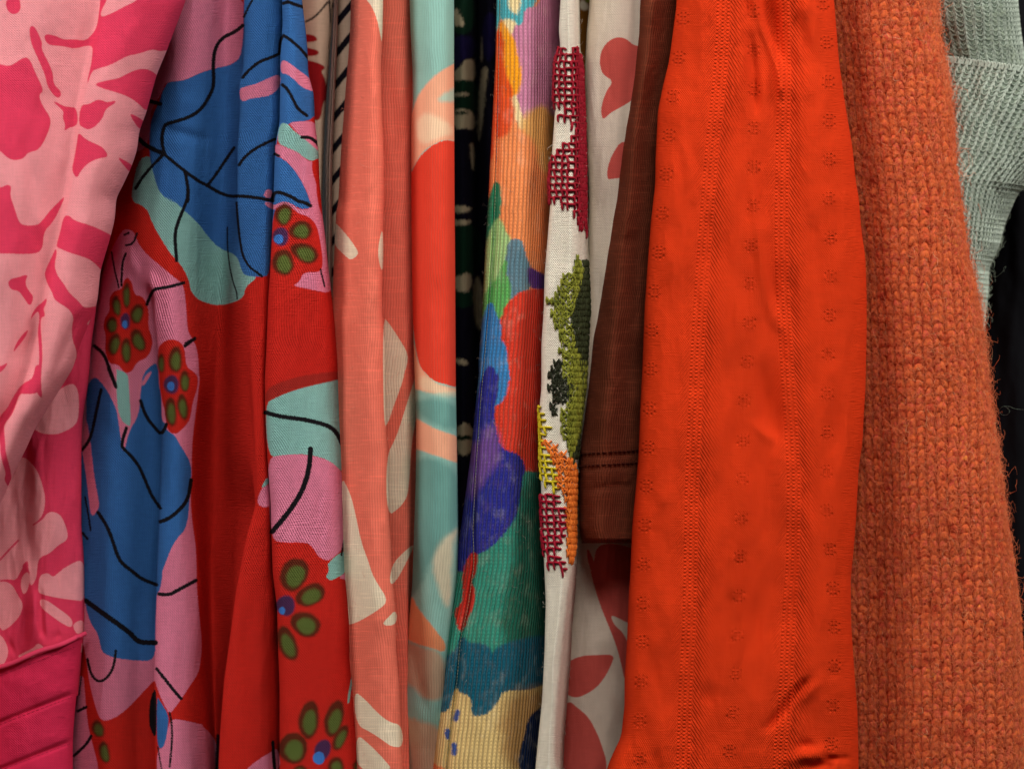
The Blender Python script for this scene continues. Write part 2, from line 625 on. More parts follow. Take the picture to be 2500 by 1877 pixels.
# ------------------------------------------------------------------ near-black backdrop sheet added so gaps between garments stay dark
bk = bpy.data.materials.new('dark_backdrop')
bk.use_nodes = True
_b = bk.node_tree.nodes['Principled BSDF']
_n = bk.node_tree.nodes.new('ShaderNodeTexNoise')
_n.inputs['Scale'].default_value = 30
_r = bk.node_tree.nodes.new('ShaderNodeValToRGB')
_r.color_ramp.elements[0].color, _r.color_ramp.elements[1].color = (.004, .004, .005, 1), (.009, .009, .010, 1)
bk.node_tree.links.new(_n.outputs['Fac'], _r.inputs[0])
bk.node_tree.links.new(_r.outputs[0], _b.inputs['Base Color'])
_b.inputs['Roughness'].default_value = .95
bw = mesh('gap_backdrop', [(-.9, .42, ZC - .8), (.9, .42, ZC - .8), (.9, .42, ZC + .8), (-.9, .42, ZC + .8),
                        (-.9, .45, ZC - .8), (.9, .45, ZC - .8), (.9, .45, ZC + .8), (-.9, .45, ZC + .8)],
          [(0, 1, 2, 3), (5, 4, 7, 6), (3, 2, 6, 7), (4, 5, 1, 0), (0, 3, 7, 4), (1, 5, 6, 2)], bk, smooth=False)
bw['kind'] = 'structure'

# ------------------------------------------------------------------ 1 pink blouse (sleeve in front, bodice and waistband behind)
PINK, MAG = (240, 152, 160), (226, 62, 96)
blouse1 = thing('printed_blouse', 'pink cotton blouse with magenta flower print and stitched waistband, leftmost on the rail', 'blouse', 100)
R1 = line("A 1510,0 1350,420 1270,610 1185,920 1130,1060 1110,1230 1060,1370 980,1540 B 945,100 930,290 890,450 815,700 "
          "790,950 760,1040 720,1130 650,1300 590,1495 C 440,240 290,470 210,650 100,870 0,1100 -120,1350 -300,1661", 14)
CR = line("A 830,0 800,200 735,450 640,900 600,1300 540,1600 B 500,300 455,520 410,700 370,900 330,1150 250,1495 "
          "C 150,240 20,470 -60,700 -200,1000 -300,1300 -420,1661", 14)
R2 = line("Z 300,0 Z 250,600 Z 232,780 B 740,1300 C 720,100 670,400 660,700 660,1300 680,1500 D 690,300 680,560 660,800 640,1000 620,1200 590,1500 580,1660")
mag_shapes = [PO(s) for s in (
    "A 40,0 60,100 125,125 175,75 150,-40",
    "A -200,520 0,520 80,545 190,465 240,475 290,600 360,740 310,770 350,870 415,960 400,1060 320,1220 230,1235 190,1290 110,1305 50,1275 -10,1210 -200,1200",
    "A 235,230 265,205 300,250 345,350 335,400 400,520 430,600 435,690 500,745 485,805 430,775 380,690 370,620 300,460 250,350",
    "A 350,275 450,290 510,325 590,320 690,335 740,290 790,220 815,0 815,-60 870,-40 870,0 820,90 815,145 900,115 1020,50 1110,10 1130,-40 1560,-40 1515,0 1480,150 1440,280 1400,420 1350,410 1290,420 1240,400 1120,440 1030,455 900,530 790,560 745,580 715,670 700,690 740,520 750,430 750,375 690,375 600,400 510,375 380,370",
    "A 755,685 860,655 960,640 1030,600 1110,565 1190,560 1250,590 1300,640 1260,780 1200,920 1110,830 1010,770 830,720",
    "A 1040,905 1200,1000 1140,1060 1090,1000",
    "A 430,830 450,825 520,865 570,870 620,875 635,1000 600,1030 550,1040 520,1075 530,1010 505,950 520,910 480,870",
    "A 655,850 720,850 780,810 830,815 870,835 935,815 940,835 880,870 850,900 835,960 770,1030 720,1055 680,1040 635,1010",
    "A 635,1070 690,1130 780,1170 840,1200 885,1275 800,1285 720,1320 660,1380 620,1455 580,1380 600,1300 625,1150",
    "A 950,1275 990,1290 1090,1350 1060,1410 1000,1340",
    "A -200,1530 0,1530 60,1495 95,1515 B 80,90 120,200 150,300 185,335 300,335 340,300 400,220 480,140 530,90 500,170 430,310 355,380 345,540 260,570 0,560 -200,560",
    "B 515,260 560,250 600,295 740,335 850,385 920,425 890,560 840,720 770,640 700,595 560,555 470,515 455,500 490,380",
    "B 455,510 460,570 440,660 465,740 520,810 560,880 640,950 685,1010 800,980 800,1050 690,1130 740,1150 740,1300 730,1660 560,1660 600,1500 625,1390 610,1310 590,1280 580,1160 600,1080 560,1010 440,940 425,880 390,820 360,740 370,690 420,590",
    "B 60,800 90,765 150,755 200,735 230,740 205,780 215,840 270,905 265,950 240,990 200,930 150,860 90,860",
    "B 385,915 370,980 350,1010 370,1070 330,1080 330,1180 340,1280 345,1400 330,1600 330,1700 120,1700 190,1620 300,1560 320,1450 315,1300 305,1190 320,1100 315,1020 265,1070 250,1110 255,1060 290,1000 340,960",
    "B 240,1165 200,1250 150,1310 100,1375 130,1290 180,1220",
    "B 0,1480 70,1440 40,1490 0,1530 -100,1560 -100,1500",
    "C 285,-30 330,-30 335,150 345,250 300,200 280,140 210,190 155,210 130,290 100,370 50,430 30,470 40,560 45,680 90,830 95,930 75,970 30,900 50,850 5,720 0,560 -50,500 0,380 60,320 110,220 180,120 270,80")]
m_sleeve = fabric('pink_poplin', PINK, [(MAG, 'magenta', 1.4)], 'weave', 6.4, 6.0, .8, .07, .06, jit=1.3, relief=.0005, spec=.1)
cloth('sleeve', blouse1, [(-320, -.018), (-120, -.028), (mixl(fn(-120), CR, .6), -.027), (off(CR, -10), -.019), (off(CR, 10), -.024),
                          (mixl(CR, R1, .45), -.024), (mixl(CR, R1, .85), -.013), (R1, .002)],
      m_sleeve, {'magenta': mag_shapes}, left=[(0, .02)], right=[(-12, .008), (-70, .014)], crumple=(1.2, 110, 200), seed=11,
      wr=[("A 200,950 215,1200 250,1400 310,1661", 18, 1.5), ("B 250,100 330,300 350,500", 16, -1.2), ("B 700,1000 600,1150 520,1350 430,1600", 12, 1.6),
          ("B 640,860 720,960 600,1100", 14, -1.2), ("C 440,50 360,200 250,420 160,600", 14, -1.8), ("B 330,1000 250,1300 100,1500", 16, 1.4),
          ("C 330,100 300,330 190,560 80,800", 10, 1.5), ("A 330,560 360,800 380,1000", 40, 1.2), ("A 900,700 980,1000 900,1300", 30, -1.0)])
pink_blobs = [PO(s) for s in (
    "C 640,160 640,400 600,470 500,520 440,535 300,520 200,400 560,100",
    "C 0,1100 100,870 150,730 200,715 260,770 310,840 350,960 370,1060 350,1190 270,1265 345,1225 380,1170 430,1155 500,1190 550,1320 545,1390 470,1430 400,1500 310,1530 300,1661 230,1661 230,1530 150,1640 -200,1661 -200,1200",
    "D 0,0 200,0 160,70 130,130 70,120 0,125 -100,130 -100,0",
    "D 0,140 60,140 110,180 150,260 190,320 170,400 120,470 20,550 0,500 -100,500 -100,140",
    "D 165,170 180,90 235,50 240,180 190,260", "D 240,0 300,0 300,110 240,200",
    "D 310,180 320,90 390,65 430,110 480,60 580,0 640,0 690,60 690,300 600,290 450,270 330,240 310,220",
    "D 320,280 380,290 450,340 590,440 585,515 520,490 420,420 330,350",
    "D 590,480 680,440 690,560 630,570 600,530", "D -60,560 0,560 60,650 70,740 0,860 -60,860",
    "D 270,680 310,630 370,690 300,730 220,790 130,750 200,710", "D 520,670 660,610 700,720 540,710",
    "C 470,1650 560,1590 670,1540 690,1661 600,1700")]
m_bod = fabric('magenta_poplin', MAG, [(PINK, 'pink', 1.4), (MAG, 'vein', 1.2)], 'weave', 6.4, 6.0, .8, .07, .06, relief=.0005, spec=.1)
BOD = [(-320, .022), (-60, .020), (40, .024), (100, .020), (150, .025), (off(R2, -14), .032), (R2, .042)]
sb = cloth('bodice', blouse1, BOD, m_bod, {'pink': pink_blobs, 'vein': [LI("C 0,1550 80,1460 150,1390", 8), LI("C 270,1265 330,1225 360,1180", 7)]},
           left=[(0, .03)], right=[(-10, .008), (-110, .012)], y0=500, y1=1700, crumple=(2.0, 60, 180), seed=12,
           wr=[("C 240,1200 240,1661", 10, 1.3), ("D 200,300 200,700", 8, 2.0), ("D 320,150 340,500 370,660", 8, 2.2), ("D 430,640 500,520", 8, 1.5),
               ("D 270,200 280,650", 9, -1.8), ("D 60,560 110,760", 8, 1.8), ("C 430,100 330,400 200,640", 20, 2.0)])
m_band = fabric('magenta_band', (214, 44, 84), [], 'weave', 6.4, 6.0, .8, .07, .06, relief=.0003)
tucks = []
for c in (1764, 1878, 1992):
    tucks.append(("Z -300,%d 190,%d" % (c + 120, c - 76), 7, 1.6))
swb = cloth('waistband', blouse1, [(-320, .014), (-60, .012), (60, .0115), (off(R2, -50), .016), (off(R2, -10), .024), (off(R2, 3), .036)], m_band,
            left=[(0, .03)], right=[(-10, .006), (-90, .010)], y0=1634, y1=2300, step=3.0, crumple=(.8, 70, 60), shear=-.385, seed=13, wr=tucks)
thread_mag = yarn('magenta_thread', [(170, 22, 60), (200, 40, 80)], 900)
for k, c in enumerate((1648, 1768, 1880)):
    uu = np.arange(318, 535, 11.5)
    stitches('seam_stitches', blouse1, swb, uu, np.full(len(uu), c), thread_mag, 8.0, 1.1, .3)
t = np.linspace(0, 1, 40)
xs = -40 + t * 246
pp = world(xs, 1628 - .385 * xs + 2 * np.sin(xs / 19), np.interp(xs, [-60, 60, 150, 195, 206], [.010, .0095, .014, .024, .034]))[None]
tube_part('waist_piping', blouse1, pp, np.full((1, 40), 6.5 * S), fabric('piping_poplin', (214, 62, 96), [], 'weave', 4, 4, .4), 8)

# ------------------------------------------------------------------ 2 floral dress with deep folds
dress = thing('floral_dress', 'red cotton dress printed with blue and pink shapes, black lines and green petalled flowers', 'dress', 560)
DP, DR, DB, DA = (224, 128, 158), (200, 40, 32), (56, 108, 174), (138, 188, 182)
R7 = line("E 1120,0 1145,200 1165,400 1170,600 1215,760 1225,1000 1255,1250 1260,1450 F 1285,250 1310,450 1330,650 1355,880 1385,1150 1410,1450 "
          "G 1415,90 1430,400 1450,650 1465,900 1470,1100 1470,1300 1480,1600 H 1500,200 1530,500 1530,750 1570,1050 1600,1400 1610,1660", 14)
FE = line("E 650,0 660,300 640,600 610,700 620,900 600,1200 590,1660 F 600,150 620,450 Z 596,751 Z 612,1000 G 745,1110 680,1350 630,1600 "
          "H 590,250 540,650 500,950 470,1350 450,1660", 12)
FD = line("E 960,0 965,200 945,450 945,700 940,1000 910,1150 900,1300 890,1660 F 880,400 865,700 850,900 835,1300 G 820,100 825,350 840,700 870,1100 "
          "875,1350 885,1660 H 920,350 925,600 940,1000 940,1660", 10)
RA = line("Z 470,0 Z 430,200 Z 395,400 Z 378,560 B 1240,830 1270,900 1265,1100 1285,1300 C 1290,0 1310,250 1320,500 1300,1150 1280,1660 D 1270,450 1260,900 1265,1300 1270,1660", 16)
RB = line("Z 520,0 Z 490,300 Z 465,560 B 1510,900 1540,1300 C 1600,170 1560,600 1550,800 1540,1000 1590,1660 D 1600,400 1610,880 1640,1200 1661,1661")
VA = line("Z 560,0 Z 545,500 Z 530,900 Z 525,1200 H 390,0 400,600 410,1000 430,1661")
L0 = line("Z 390,0 Z 330,200 Z 240,500 Z 180,750 Z 150,900 Z 130,1200 Z 120,1877")
pinks = [PO(s) for s in (
    "E 180,-60 650,-60 645,200 665,300 640,455 545,530 420,555 300,590 200,640 130,660 50,665 10,685 A 1340,680 1310,760 1220,900 1220,1000 1210,1150 1120,1250 1000,1200 1000,700 1400,200",
    "B 990,360 1070,370 1100,420 1130,500 1210,590 1300,660 1430,770 1490,810 1510,1000 1520,1190 1560,1250 1605,1350 1615,1560 C 1620,60 1610,180 1560,560 1555,750 1555,900 1545,1080 1560,1250 1590,1450 1595,1661 D 1595,180 1620,450 1640,650 1625,800 1610,880 1530,1000 1470,1090 1390,1200 1365,1210 1270,1000 1260,930 1200,990 1110,1090 1000,1200 900,1260 815,1270 770,1150 720,950 690,700 600,700 C 600,1300 650,300 B 700,1500 750,1000 870,600",
    "D 600,910 700,900 710,1250 750,1450 790,1600 800,1700 500,1700 560,1500 600,1200",
    "D 1400,1250 1500,1265 1600,1290 1661,1300 H 300,1300 380,1370 430,1450 450,1700 0,1700 D 1270,1700 1275,1500 1330,1480 1365,1300",
    "H 620,1700 780,1570 870,1520 930,1480 950,1700", "G 790,965 860,930 875,1130 745,1110",
    "G 845,720 960,695 1100,690 1260,715 1360,750 1420,810 1480,890 1500,1100 1500,1400 1400,1510 1330,1560 1260,1530 1190,1420 1120,1405 960,1410 870,1380 850,1000",
    "H 1440,80 1530,60 1530,180 1470,120 1420,115")]
aquas = [PO(s) for s in (
    "A 1130,1250 1300,1300 1661,1661 F 500,400 700,700 760,755 700,800 660,840 645,920 560,960 450,985 350,965 270,930 215,860 210,800 170,700 110,620 60,570 0,480 B 1240,330 1200,210 1130,160 1085,150 1060,80",
    "G 820,285 900,235 1050,175 1200,135 1415,85 1450,80 1470,400 1490,700 1490,870 1420,810 1350,750 1250,710 1100,690 950,700 845,720",
    "G 845,870 800,940 790,970 860,930", "G 1330,1580 1400,1510 1475,1470 1520,1480 1520,1661 H 1480,40 1460,80 1400,110 1350,135 1310,100 1340,60 1330,0",
    "H 1545,780 1530,950 1500,1150 1485,1100 1520,920",
    "B 945,1500 1040,1530 1045,1661 C 1050,200 1065,470 1030,460 970,400 945,250 945,0")]
blues = [PO(s) for s in (
    "E 640,455 650,0 650,-60 1160,-60 1160,0 1190,640 1240,760 1240,985 940,1000 900,1270 940,1275 1010,1320 1070,1390 1130,1490 1170,1580 1195,1661 F 1195,160 1190,195 1110,205 1020,150 890,190 870,500 855,740 800,750 740,750 690,745 645,730 625,680 600,600 560,560 510,545 440,510 390,460 340,400 290,330 230,270 150,200 100,150 0,90 A 1440,1661 1380,1630 1300,1570 1270,1500 1240,1390 1215,1290 1210,1150 1220,1000 1245,920 1290,830 1310,760 1350,680 E 50,665 130,660 200,640 300,590 420,555 545,530",
    "C 700,230 710,120 770,60 830,120 890,210 950,340 970,500 1000,690 1020,620 1050,500 1130,370 1140,170 1170,60 1250,0 B 1155,1661 1150,1560 1200,1490 1280,1430 1290,1661 C 1300,150 1310,250 1310,420 1340,440 1350,500 1420,540 1450,600 1500,680 1540,750 1555,830 1540,1000 1530,1200 1500,1310 1440,1370 1390,1450 1340,1580 1310,1661 D 1320,80 1300,200 1280,230 1270,250 1260,550 1260,785 1100,780 960,765 850,730 820,690 795,560 740,490 700,370 690,300 C 640,1600 620,700 690,650 700,400",
    "D 1270,1060 1300,1110 1370,1220 1360,1350 1330,1480 1290,1500 1270,1400")]
pinks2 = [PO(s) for s in (
    "E 950,485 1010,505 1090,570 1190,640 1240,750 1130,720 1060,650 1000,600 948,600",
    "E 610,735 640,710 760,680 860,630 945,600 945,700 880,770 800,790 700,800 625,835",
    "E 1010,1000 1080,985 1260,985 1280,1270 1190,1230 1130,1130 1050,1040",
    "E 900,1160 1000,1200 1080,1230 1170,1310 1210,1310 1200,1370 1240,1480 1265,1661 1195,1661 1170,1580 1130,1490 1070,1390 1010,1320 940,1270 900,1240",
    "E 820,1550 850,1530 885,1555 870,1610 810,1605",
    "F 815,140 870,150 895,175 960,140 1020,150 1060,180 1110,210 1190,200 1195,150 1150,0 1235,0 1300,270 1345,650 1375,890 1200,855 1030,820 1100,790 1130,710 1270,715 1290,640 1275,500 1240,330 1170,260 1090,240 1040,190 950,185 900,215 820,170",
    "C 670,400 700,400 730,560 760,850 800,1060 805,1130 740,1215 720,1050 690,800 660,650")]
aqua2 = [PO("E 940,1000 1000,1000 1060,1070 1120,1110 1200,1180 1270,1240 1270,1290 1200,1310 1150,1290 1080,1230 1000,1200 915,1160")]
reds2 = [PO(s) for s in (
    "E 1205,1300 1280,1280 1295,1500 1310,1661 1260,1661 1240,1500 1200,1380", "F 1235,0 1280,0 1310,250 1310,310 1260,200 1240,80",
    "B 990,850 1000,790 1030,750 1070,790 1090,900 1150,905 1190,960 1210,1060 1200,1150 1240,1260 1230,1340 1190,1410 1110,1440 1070,1520 1010,1535 960,1460 900,1460 870,1420 850,1330 860,1220 835,1160 850,1080 890,1030 885,920 930,860",
    "B 1275,1330 1330,1270 1400,1255 1470,1280 1500,1340 1510,1480 1560,1510 1610,1560 1600,1661 C 1570,250 1560,300 1540,420 1480,490 1430,530 1380,520 1350,470 1340,350 1310,250 1290,100 1290,0",
    "F 890,200 950,180 1040,190 1090,240 1170,260 1240,330 1270,480 1290,640 1270,715 1130,710 1100,790 1040,830 865,900 875,600",
    "D 660,600 690,700 720,950 770,1150 815,1270 790,1600 760,1480 720,1350 690,1100")]
petals = [('B', 1025, 900, 32, 105, 0), ('B', 945, 990, 38, 85, -8), ('B', 1110, 1050, 54, 82, 12), ('B', 905, 1140, 47, 66, 0), ('B', 925, 1295, 50, 92, 12),
          ('B', 1020, 1350, 44, 102, 0), ('B', 1120, 1265, 56, 98, -22), ('B', 1420, 1420, 58, 108, 0), ('B', 1305, 1450, 30, 75, 0), ('C', 1495, 100, 42, 88, 0),
          ('C', 1385, 350, 47, 118, -4), ('C', 1480, 310, 44, 108, -8), ('F', 970, 245, 72, 92, 12), ('F', 1105, 375, 98, 76, -8), ('F', 1140, 555, 118, 76, 22),
          ('F', 965, 635, 90, 108, -8), ('H', 1055, 80, 112, 140, 30), ('H', 1185, 250, 128, 84, -26), ('H', 1145, 485, 128, 98, 22), ('H', 1000, 640, 76, 145, -20),
          ('H', 1175, 1260, 84, 155, 6), ('H', 1380, 1250, 76, 155, 14), ('H', 1430, 1400, 52, 112, 24), ('H', 1045, 1490, 118, 128, 0), ('H', 1395, 1640, 66, 82, 0),
          ('H', 1100, 1690, 72, 62, 0), ('H', 1575, 1640, 40, 60, 0), ('D', 795, 1335, 50, 72, -20), ('D', 845, 1520, 44, 88, -10)]
browns = [EL(*p) for p in petals]
greens = [EL(p[0], p[1] + p[3] * .08, p[2] + p[4] * .12, p[3] * .62, p[4] * .66, p[5]) for p in petals]
purples = [EL('B', 1015, 1110, 40, 66), EL('C', 1388, 128, 62, 76), EL('F', 945, 425, 66, 76), EL('H', 985, 335, 78, 84), EL('H', 1285, 1505, 64, 90, 20)]
dots = [EL('B', 1012, 1135, 22, 32), EL('C', 1385, 142, 30, 38), EL('F', 930, 445, 39, 38), EL('H', 958, 375, 26, 30), EL('H', 1255, 1570, 48, 52)]
blacks = [LI(s, w_) for s, w_ in (
    ("E 640,210 580,260 490,300 440,350 410,420 400,520 405,650 400,720 350,820 290,900 200,955 100,985 10,1010 -5,1050 -20,1150 10,1260", 15),
    ("E 10,1260 60,1300 170,1390 280,1470 360,1510 440,1560 530,1595 620,1590 720,1600 840,1620 885,1630", 14), ("E 880,1620 895,1560 960,1565 1040,1600 1100,1640 F 1120,140 1190,175", 15),
    ("E 360,1500 420,1420 480,1330 570,1200", 13), ("E 170,1390 190,1480 200,1580 190,1661 F 195,20 200,100 150,220 100,350 90,420 95,530 105,620", 14),
    ("A 1330,1250 1250,1330 1160,1430 1100,1530", 13), ("A 1130,1130 1180,1180 1260,1220 1330,1250", 18), ("A 1210,820 1300,845", 16),
    ("E 970,30 1010,15 1060,40 1150,65", 14), ("E 720,0 680,70 650,140", 9), ("E 640,630 700,560 780,500 880,465 930,440", 13), ("E 935,440 945,330 970,290", 12),
    ("E 970,290 1020,320 1090,380 1130,420 1175,480", 13), ("E 960,690 1000,720 1050,810 1080,880 1160,940", 13), ("E 610,1340 650,1280 720,1220 810,1170 900,1130", 13),
    ("E 1120,1115 1170,1115 1210,1130 1260,1180", 14), ("E 900,1250 930,1265", 12), ("F 515,350 515,500 530,650 560,790 590,870 595,930", 6),
    ("F 590,150 600,300 620,480 640,580 690,670 760,720 795,745", 10), ("F 1270,690 1305,830", 7), ("F 180,1290 250,1255", 14),
    ("B 1490,800 1400,825 1330,840 1250,850 1225,890 1190,975", 13), ("B 905,550 930,700 965,840", 7), ("B 1020,560 990,640 985,820", 9), ("B 1010,410 1045,395", 9),
    ("B 1020,495 1080,485 1110,400", 9), ("B 765,1310 840,1370 890,1500 940,1640", 14), ("B 1500,1310 1580,1250", 14), ("C 820,170 790,300 750,500 720,590 665,660", 13),
    ("C 1140,260 1180,380 1240,460 1310,540 1350,450", 14), ("C 1025,480 990,590 990,640 1050,690 1130,790 1180,910 1230,1030 1300,1130", 14),
    ("C 1550,900 1530,1040 1480,1120 1380,1210 1300,1240", 16), ("C 795,1165 860,1260 910,1380 940,1480 980,1570 1070,1640 D 1150,120 1270,165", 15),
    ("C 690,1040 720,1200 735,1310", 8), ("C 670,1330 710,1380", 10), ("C 880,0 940,150", 13), ("D 695,295 770,350 880,430 980,500 1060,560 1110,620 1170,635 1260,635", 21),
    ("D 940,700 925,820 880,910 820,950 770,935 730,870 710,770", 11), ("D 1290,240 1370,250 1460,200 1590,130", 15), ("D 1270,845 1330,920 1400,1010 1470,1090", 13),
    ("D 1375,1200 1395,1300 1395,1450 1375,1640", 9), ("D 1280,1480 1310,1661", 6), ("D 630,1190 700,1155", 12), ("D 740,1390 700,1460 600,1550", 12), ("D 660,910 640,1060", 5),
    ("G 825,355 950,390 1100,405 1220,430 1330,460 1400,510 1450,620", 18), ("G 1190,650 1180,800 1140,950 1070,1080 990,1190 880,1320", 21), ("G 1465,1380 1440,1510", 8),
    ("H 440,1390 430,1661", 14), ("H 885,1440 890,1560 900,1661", 14))] + [PO("D 1255,1000 1215,1100 1205,1300 1250,1400 1270,1380 1270,1050")]
dl = dict(pink=pinks, aqua=aquas, blue=blues, pink2=pinks2, aqua2=aqua2, red2=reds2, shade_band=[PO("G 830,160 950,110 1100,60 1450,10 1450,85 1200,135 1050,175 900,235 820,285")],  # brown-red band: shadow across the right panel painted into the dress colour
          brown=browns, green=greens, purple=purples, dot=dots, black=blacks)
m_dress = fabric('printed_cotton', DR, [(DP, 'pink', 1.3), (DA, 'aqua', 1.3), (DB, 'blue', 1.5), (DP, 'pink2', 1.5), (DA, 'aqua2', 2.0), ((150, 44, 38), 'shade_band', 3.0, .8), (DR, 'red2', 1.5),
                                        ((94, 40, 26), 'brown', 5.0), ((90, 104, 50), 'green', 5.0), ((78, 46, 84), 'purple', 4.0), ((66, 124, 206), 'dot', 2.0),
                                        ((26, 24, 28), 'black', 1.3)], 'twill', 6.4, 5.0, .9, .09, .10, jit=2.4, relief=.0007, spec=.1, sheen=.1, tone=.16)
famt = fn([(0, 7), (480, 7), (640, -22), (1130, -22), (1260, 7), (1877, 9)])
cloth('skirt', dress, [
    (L0, .075), (mixl(L0, RA, .5), [(0, .036), (900, .032), (1877, .030)]), (off(RA, fn([(0, -34), (640, -34), (840, 5), (1877, 6)])), [(0, .030), (640, .027), (840, .034), (1877, .034)]), (RA, [(0, .026), (600, .024), (760, .019), (1877, .018)]),
    (mixl(RA, RB, .5), [(0, .026), (600, .023), (800, .017), (1877, .017)]), (RB, [(0, .028), (600, .026), (800, .026), (1877, .026)]),
    (VA, [(0, .034), (500, .037), (900, .044), (1400, .054), (1877, .054)]),
    (off(FE, famt), [(0, .022), (640, .024), (1100, .026), (1300, .030), (1877, .030)]), (FE, [(0, .010), (640, .014), (1050, .018), (1300, .010), (1877, .008)]),
    (mixl(FE, FD, .3), [(0, .007), (640, .010), (1877, .006)]), (mixl(FE, FD, .8), [(0, .008), (1877, .008)]),
    (off(FD, 7), .018), (FD, .003), (off(FD, 14), -.003), (mixl(FD, R7, .5), -.003), (mixl(FD, R7, .85), .002), (R7, .014)],
      m_dress, dl, crumple=(1.3, 70, 300), seed=21, step=3.0, left=[(0, .03)], right=[(-8, .02), (-20, .06), (-30, .09)],
      wr=[("E -100,1030 150,1080 420,1170", 14, 1.6), ("E -50,850 200,830 400,880", 20, -1.2), ("B 1060,480 1100,700 1150,850", 14, -1.8), ("B 1150,600 1300,750 1270,900", 14, 1.6),
          ("B 860,1000 1000,1000 1150,960", 20, 1.0), ("C 820,300 900,600 950,760", 20, 1.4), ("C 960,640 1000,760", 12, 1.8), ("F 1000,500 1100,560 1250,600", 22, .8),
          ("H 680,300 690,900 670,1400", 16, 1.0), ("H 780,700 760,1200", 14, -.8), ("D 900,600 1000,620 1200,600", 22, .8)])

# ------------------------------------------------------------------ 3 cream top glimpsed behind
cream = thing('cream_top', 'cream top with red flower print and black diagonal stripes, glimpsed between dress and coral shirt', 'top', 800)
m_cr = fabric('cream_print', (214, 182, 158), [((160, 24, 28), 'red', 2.0), ((20, 18, 24), 'black', 1.5), ((60, 66, 130), 'blue', 2)], 'weave', 5, 5, .4)
crl = dict(red=[PO(s) for s in ("E 1120,280 1200,280 1245,310 1240,340 1120,350", "E 1120,380 1240,405 1265,430 1230,458 1120,455",
                                "E 1120,480 1250,510 1320,550 1270,580 1310,640 1330,800 1290,830 1270,990 1180,960 1120,760", "F 1290,310 1370,310 1370,400 1290,400")],
           black=[LI("E 1330,20 1230,140 1150,180", 9), LI("E 1340,-40 1355,200 1340,400", 7)], blue=[PO("F 1300,510 1370,510 1370,590 1300,590")])
cloth('body', cream, [(690, .085), (740, .072), (780, .068), (line("E 1370,0 1340,400 1300,1000 1280,1661 Z 780,1877"), .074)], m_cr, crl, left=[(0, .03)], right=[(-6, .02), (-20, .05)], seed=31, step=4)
PLL = line("E 1385,0 1365,400 1340,800 1310,1300 1305,1661 Z 788,1877")
PLR = line("E 1415,0 1405,400 1385,800 1365,1300 1362,1661 Z 806,1877")
PLM = mixl(PLL, PLR, .42)
m_pl = fabric('cream_placket', (196, 166, 152), [], 'weave', 4, 4, .4)
cloth('placket', cream, [(PLL, .060), (mixl(PLL, PLR, .3), .054), (PLM, .062), (mixl(PLL, PLR, .6), .053), (PLR, .060)], m_pl, left=[(3, .012)], right=[(-3, .012)], crumple=(.3, 60, 200), seed=32, step=3.2)
m_st = fabric('striped_twill', (196, 172, 152), [((18, 14, 26), 'stripe', 1.3)], 'weave', 4, 4, .4)
stp = []
for k in range(-2, 14):
    yb = 170 + 262 * k
    xo = -12 * k if k > 0 else 0
    stp.append(LI("E %d,%d %d,%d" % (1400 + xo, yb + 20, 1540 + xo, yb - 155), 24))
cloth('striped_panel', cream, [(off(PLR, -6), .080), (off(PLR, 6), .068), (off(PLR, 34), .066), (off(PLR, 70), .074)], m_st, {'stripe': stp}, left=[(0, .02)], right=[(-6, .02)], crumple=(.4, 60, 200), seed=33, step=3.2)

# ------------------------------------------------------------------ 4 coral T-shirt
coral = thing('coral_shirt', 'coral slub jersey shirt with large cream leaf shapes, folded in two lobes', 'shirt', 910)
LE4 = line("E 1520,0 1510,300 1470,800 1440,1200 1415,1660 F 1400,200 1385,500 1370,900 Z 804,800 Z 800,1200 Z 812,1600 Z 822,1877", 14)
F4 = line("I 450,0 440,300 430,600 440,1000 455,1300 J 455,100 450,300 440,700 440,1050 460,1300 K 465,350 480,700 490,1150 510,1400 L 520,100 545,350 555,700 580,1000 590,1400 605,1660", 14)
RE4 = line("Z 1018,0 Z 1024,500 Z 1026,1000 Z 1022,1300 Z 1012,1500 Z 1010,1877")
creams = [PO(s) for s in (
    "I 290,-60 310,0 350,40 400,150 430,300 442,360 450,0 450,-60", "J 40,290 130,380 250,540 240,580 190,615 150,590 40,480", "J 447,320 400,560 443,730 452,600",
    "J 445,1070 500,1130 580,1250 650,1370 650,1450 610,1560 K 630,10 600,130 540,290 490,440 455,480",
    "K 730,0 690,130 650,260 600,420 550,570 475,710 480,1200 580,1130 640,1050 660,950 680,600 720,400", "K 720,1400 600,1500 530,1580 505,1680 L 510,170 560,130 630,0",
    "K 100,850 180,1000 220,1150 270,1400 330,1560 360,1661 L 400,150 490,290 430,360 200,495 100,480 K 60,1500", "L 560,360 560,495 435,495 480,440",
    "L 210,1020 300,1090 400,1200 500,1280 600,1300 615,1480 520,1480 440,1420 350,1360 230,1300", "L 230,1370 330,1450 450,1570 540,1680 230,1680")]
m_coral = fabric('coral_jersey', (231, 114, 94), [((230, 212, 186), 'cream', 1.3)], 'knit', 6.8, 6.4, .8, .08, .08, sheen=.35, jit=1.3, relief=.0003, streak=.14, tone=.10)
s4 = cloth('body', coral, [(LE4, .030), (off(LE4, 14), .016), (mixl(LE4, F4, .38), .003), (mixl(LE4, F4, .72), -.007), (off(F4, -10), -.006), (F4, .002), (off(F4, -6), .020),
                           (off(F4, 14), .021), (mixl(F4, RE4, .6), .021), (off(RE4, -14), .030), (RE4, .042)], m_coral, {'cream': creams}, crumple=(1.4, 80, 240), seed=41,
           right=[(-6, .02), (-14, .06), (-18, .1)], left=[(6, .02), (14, .05)])

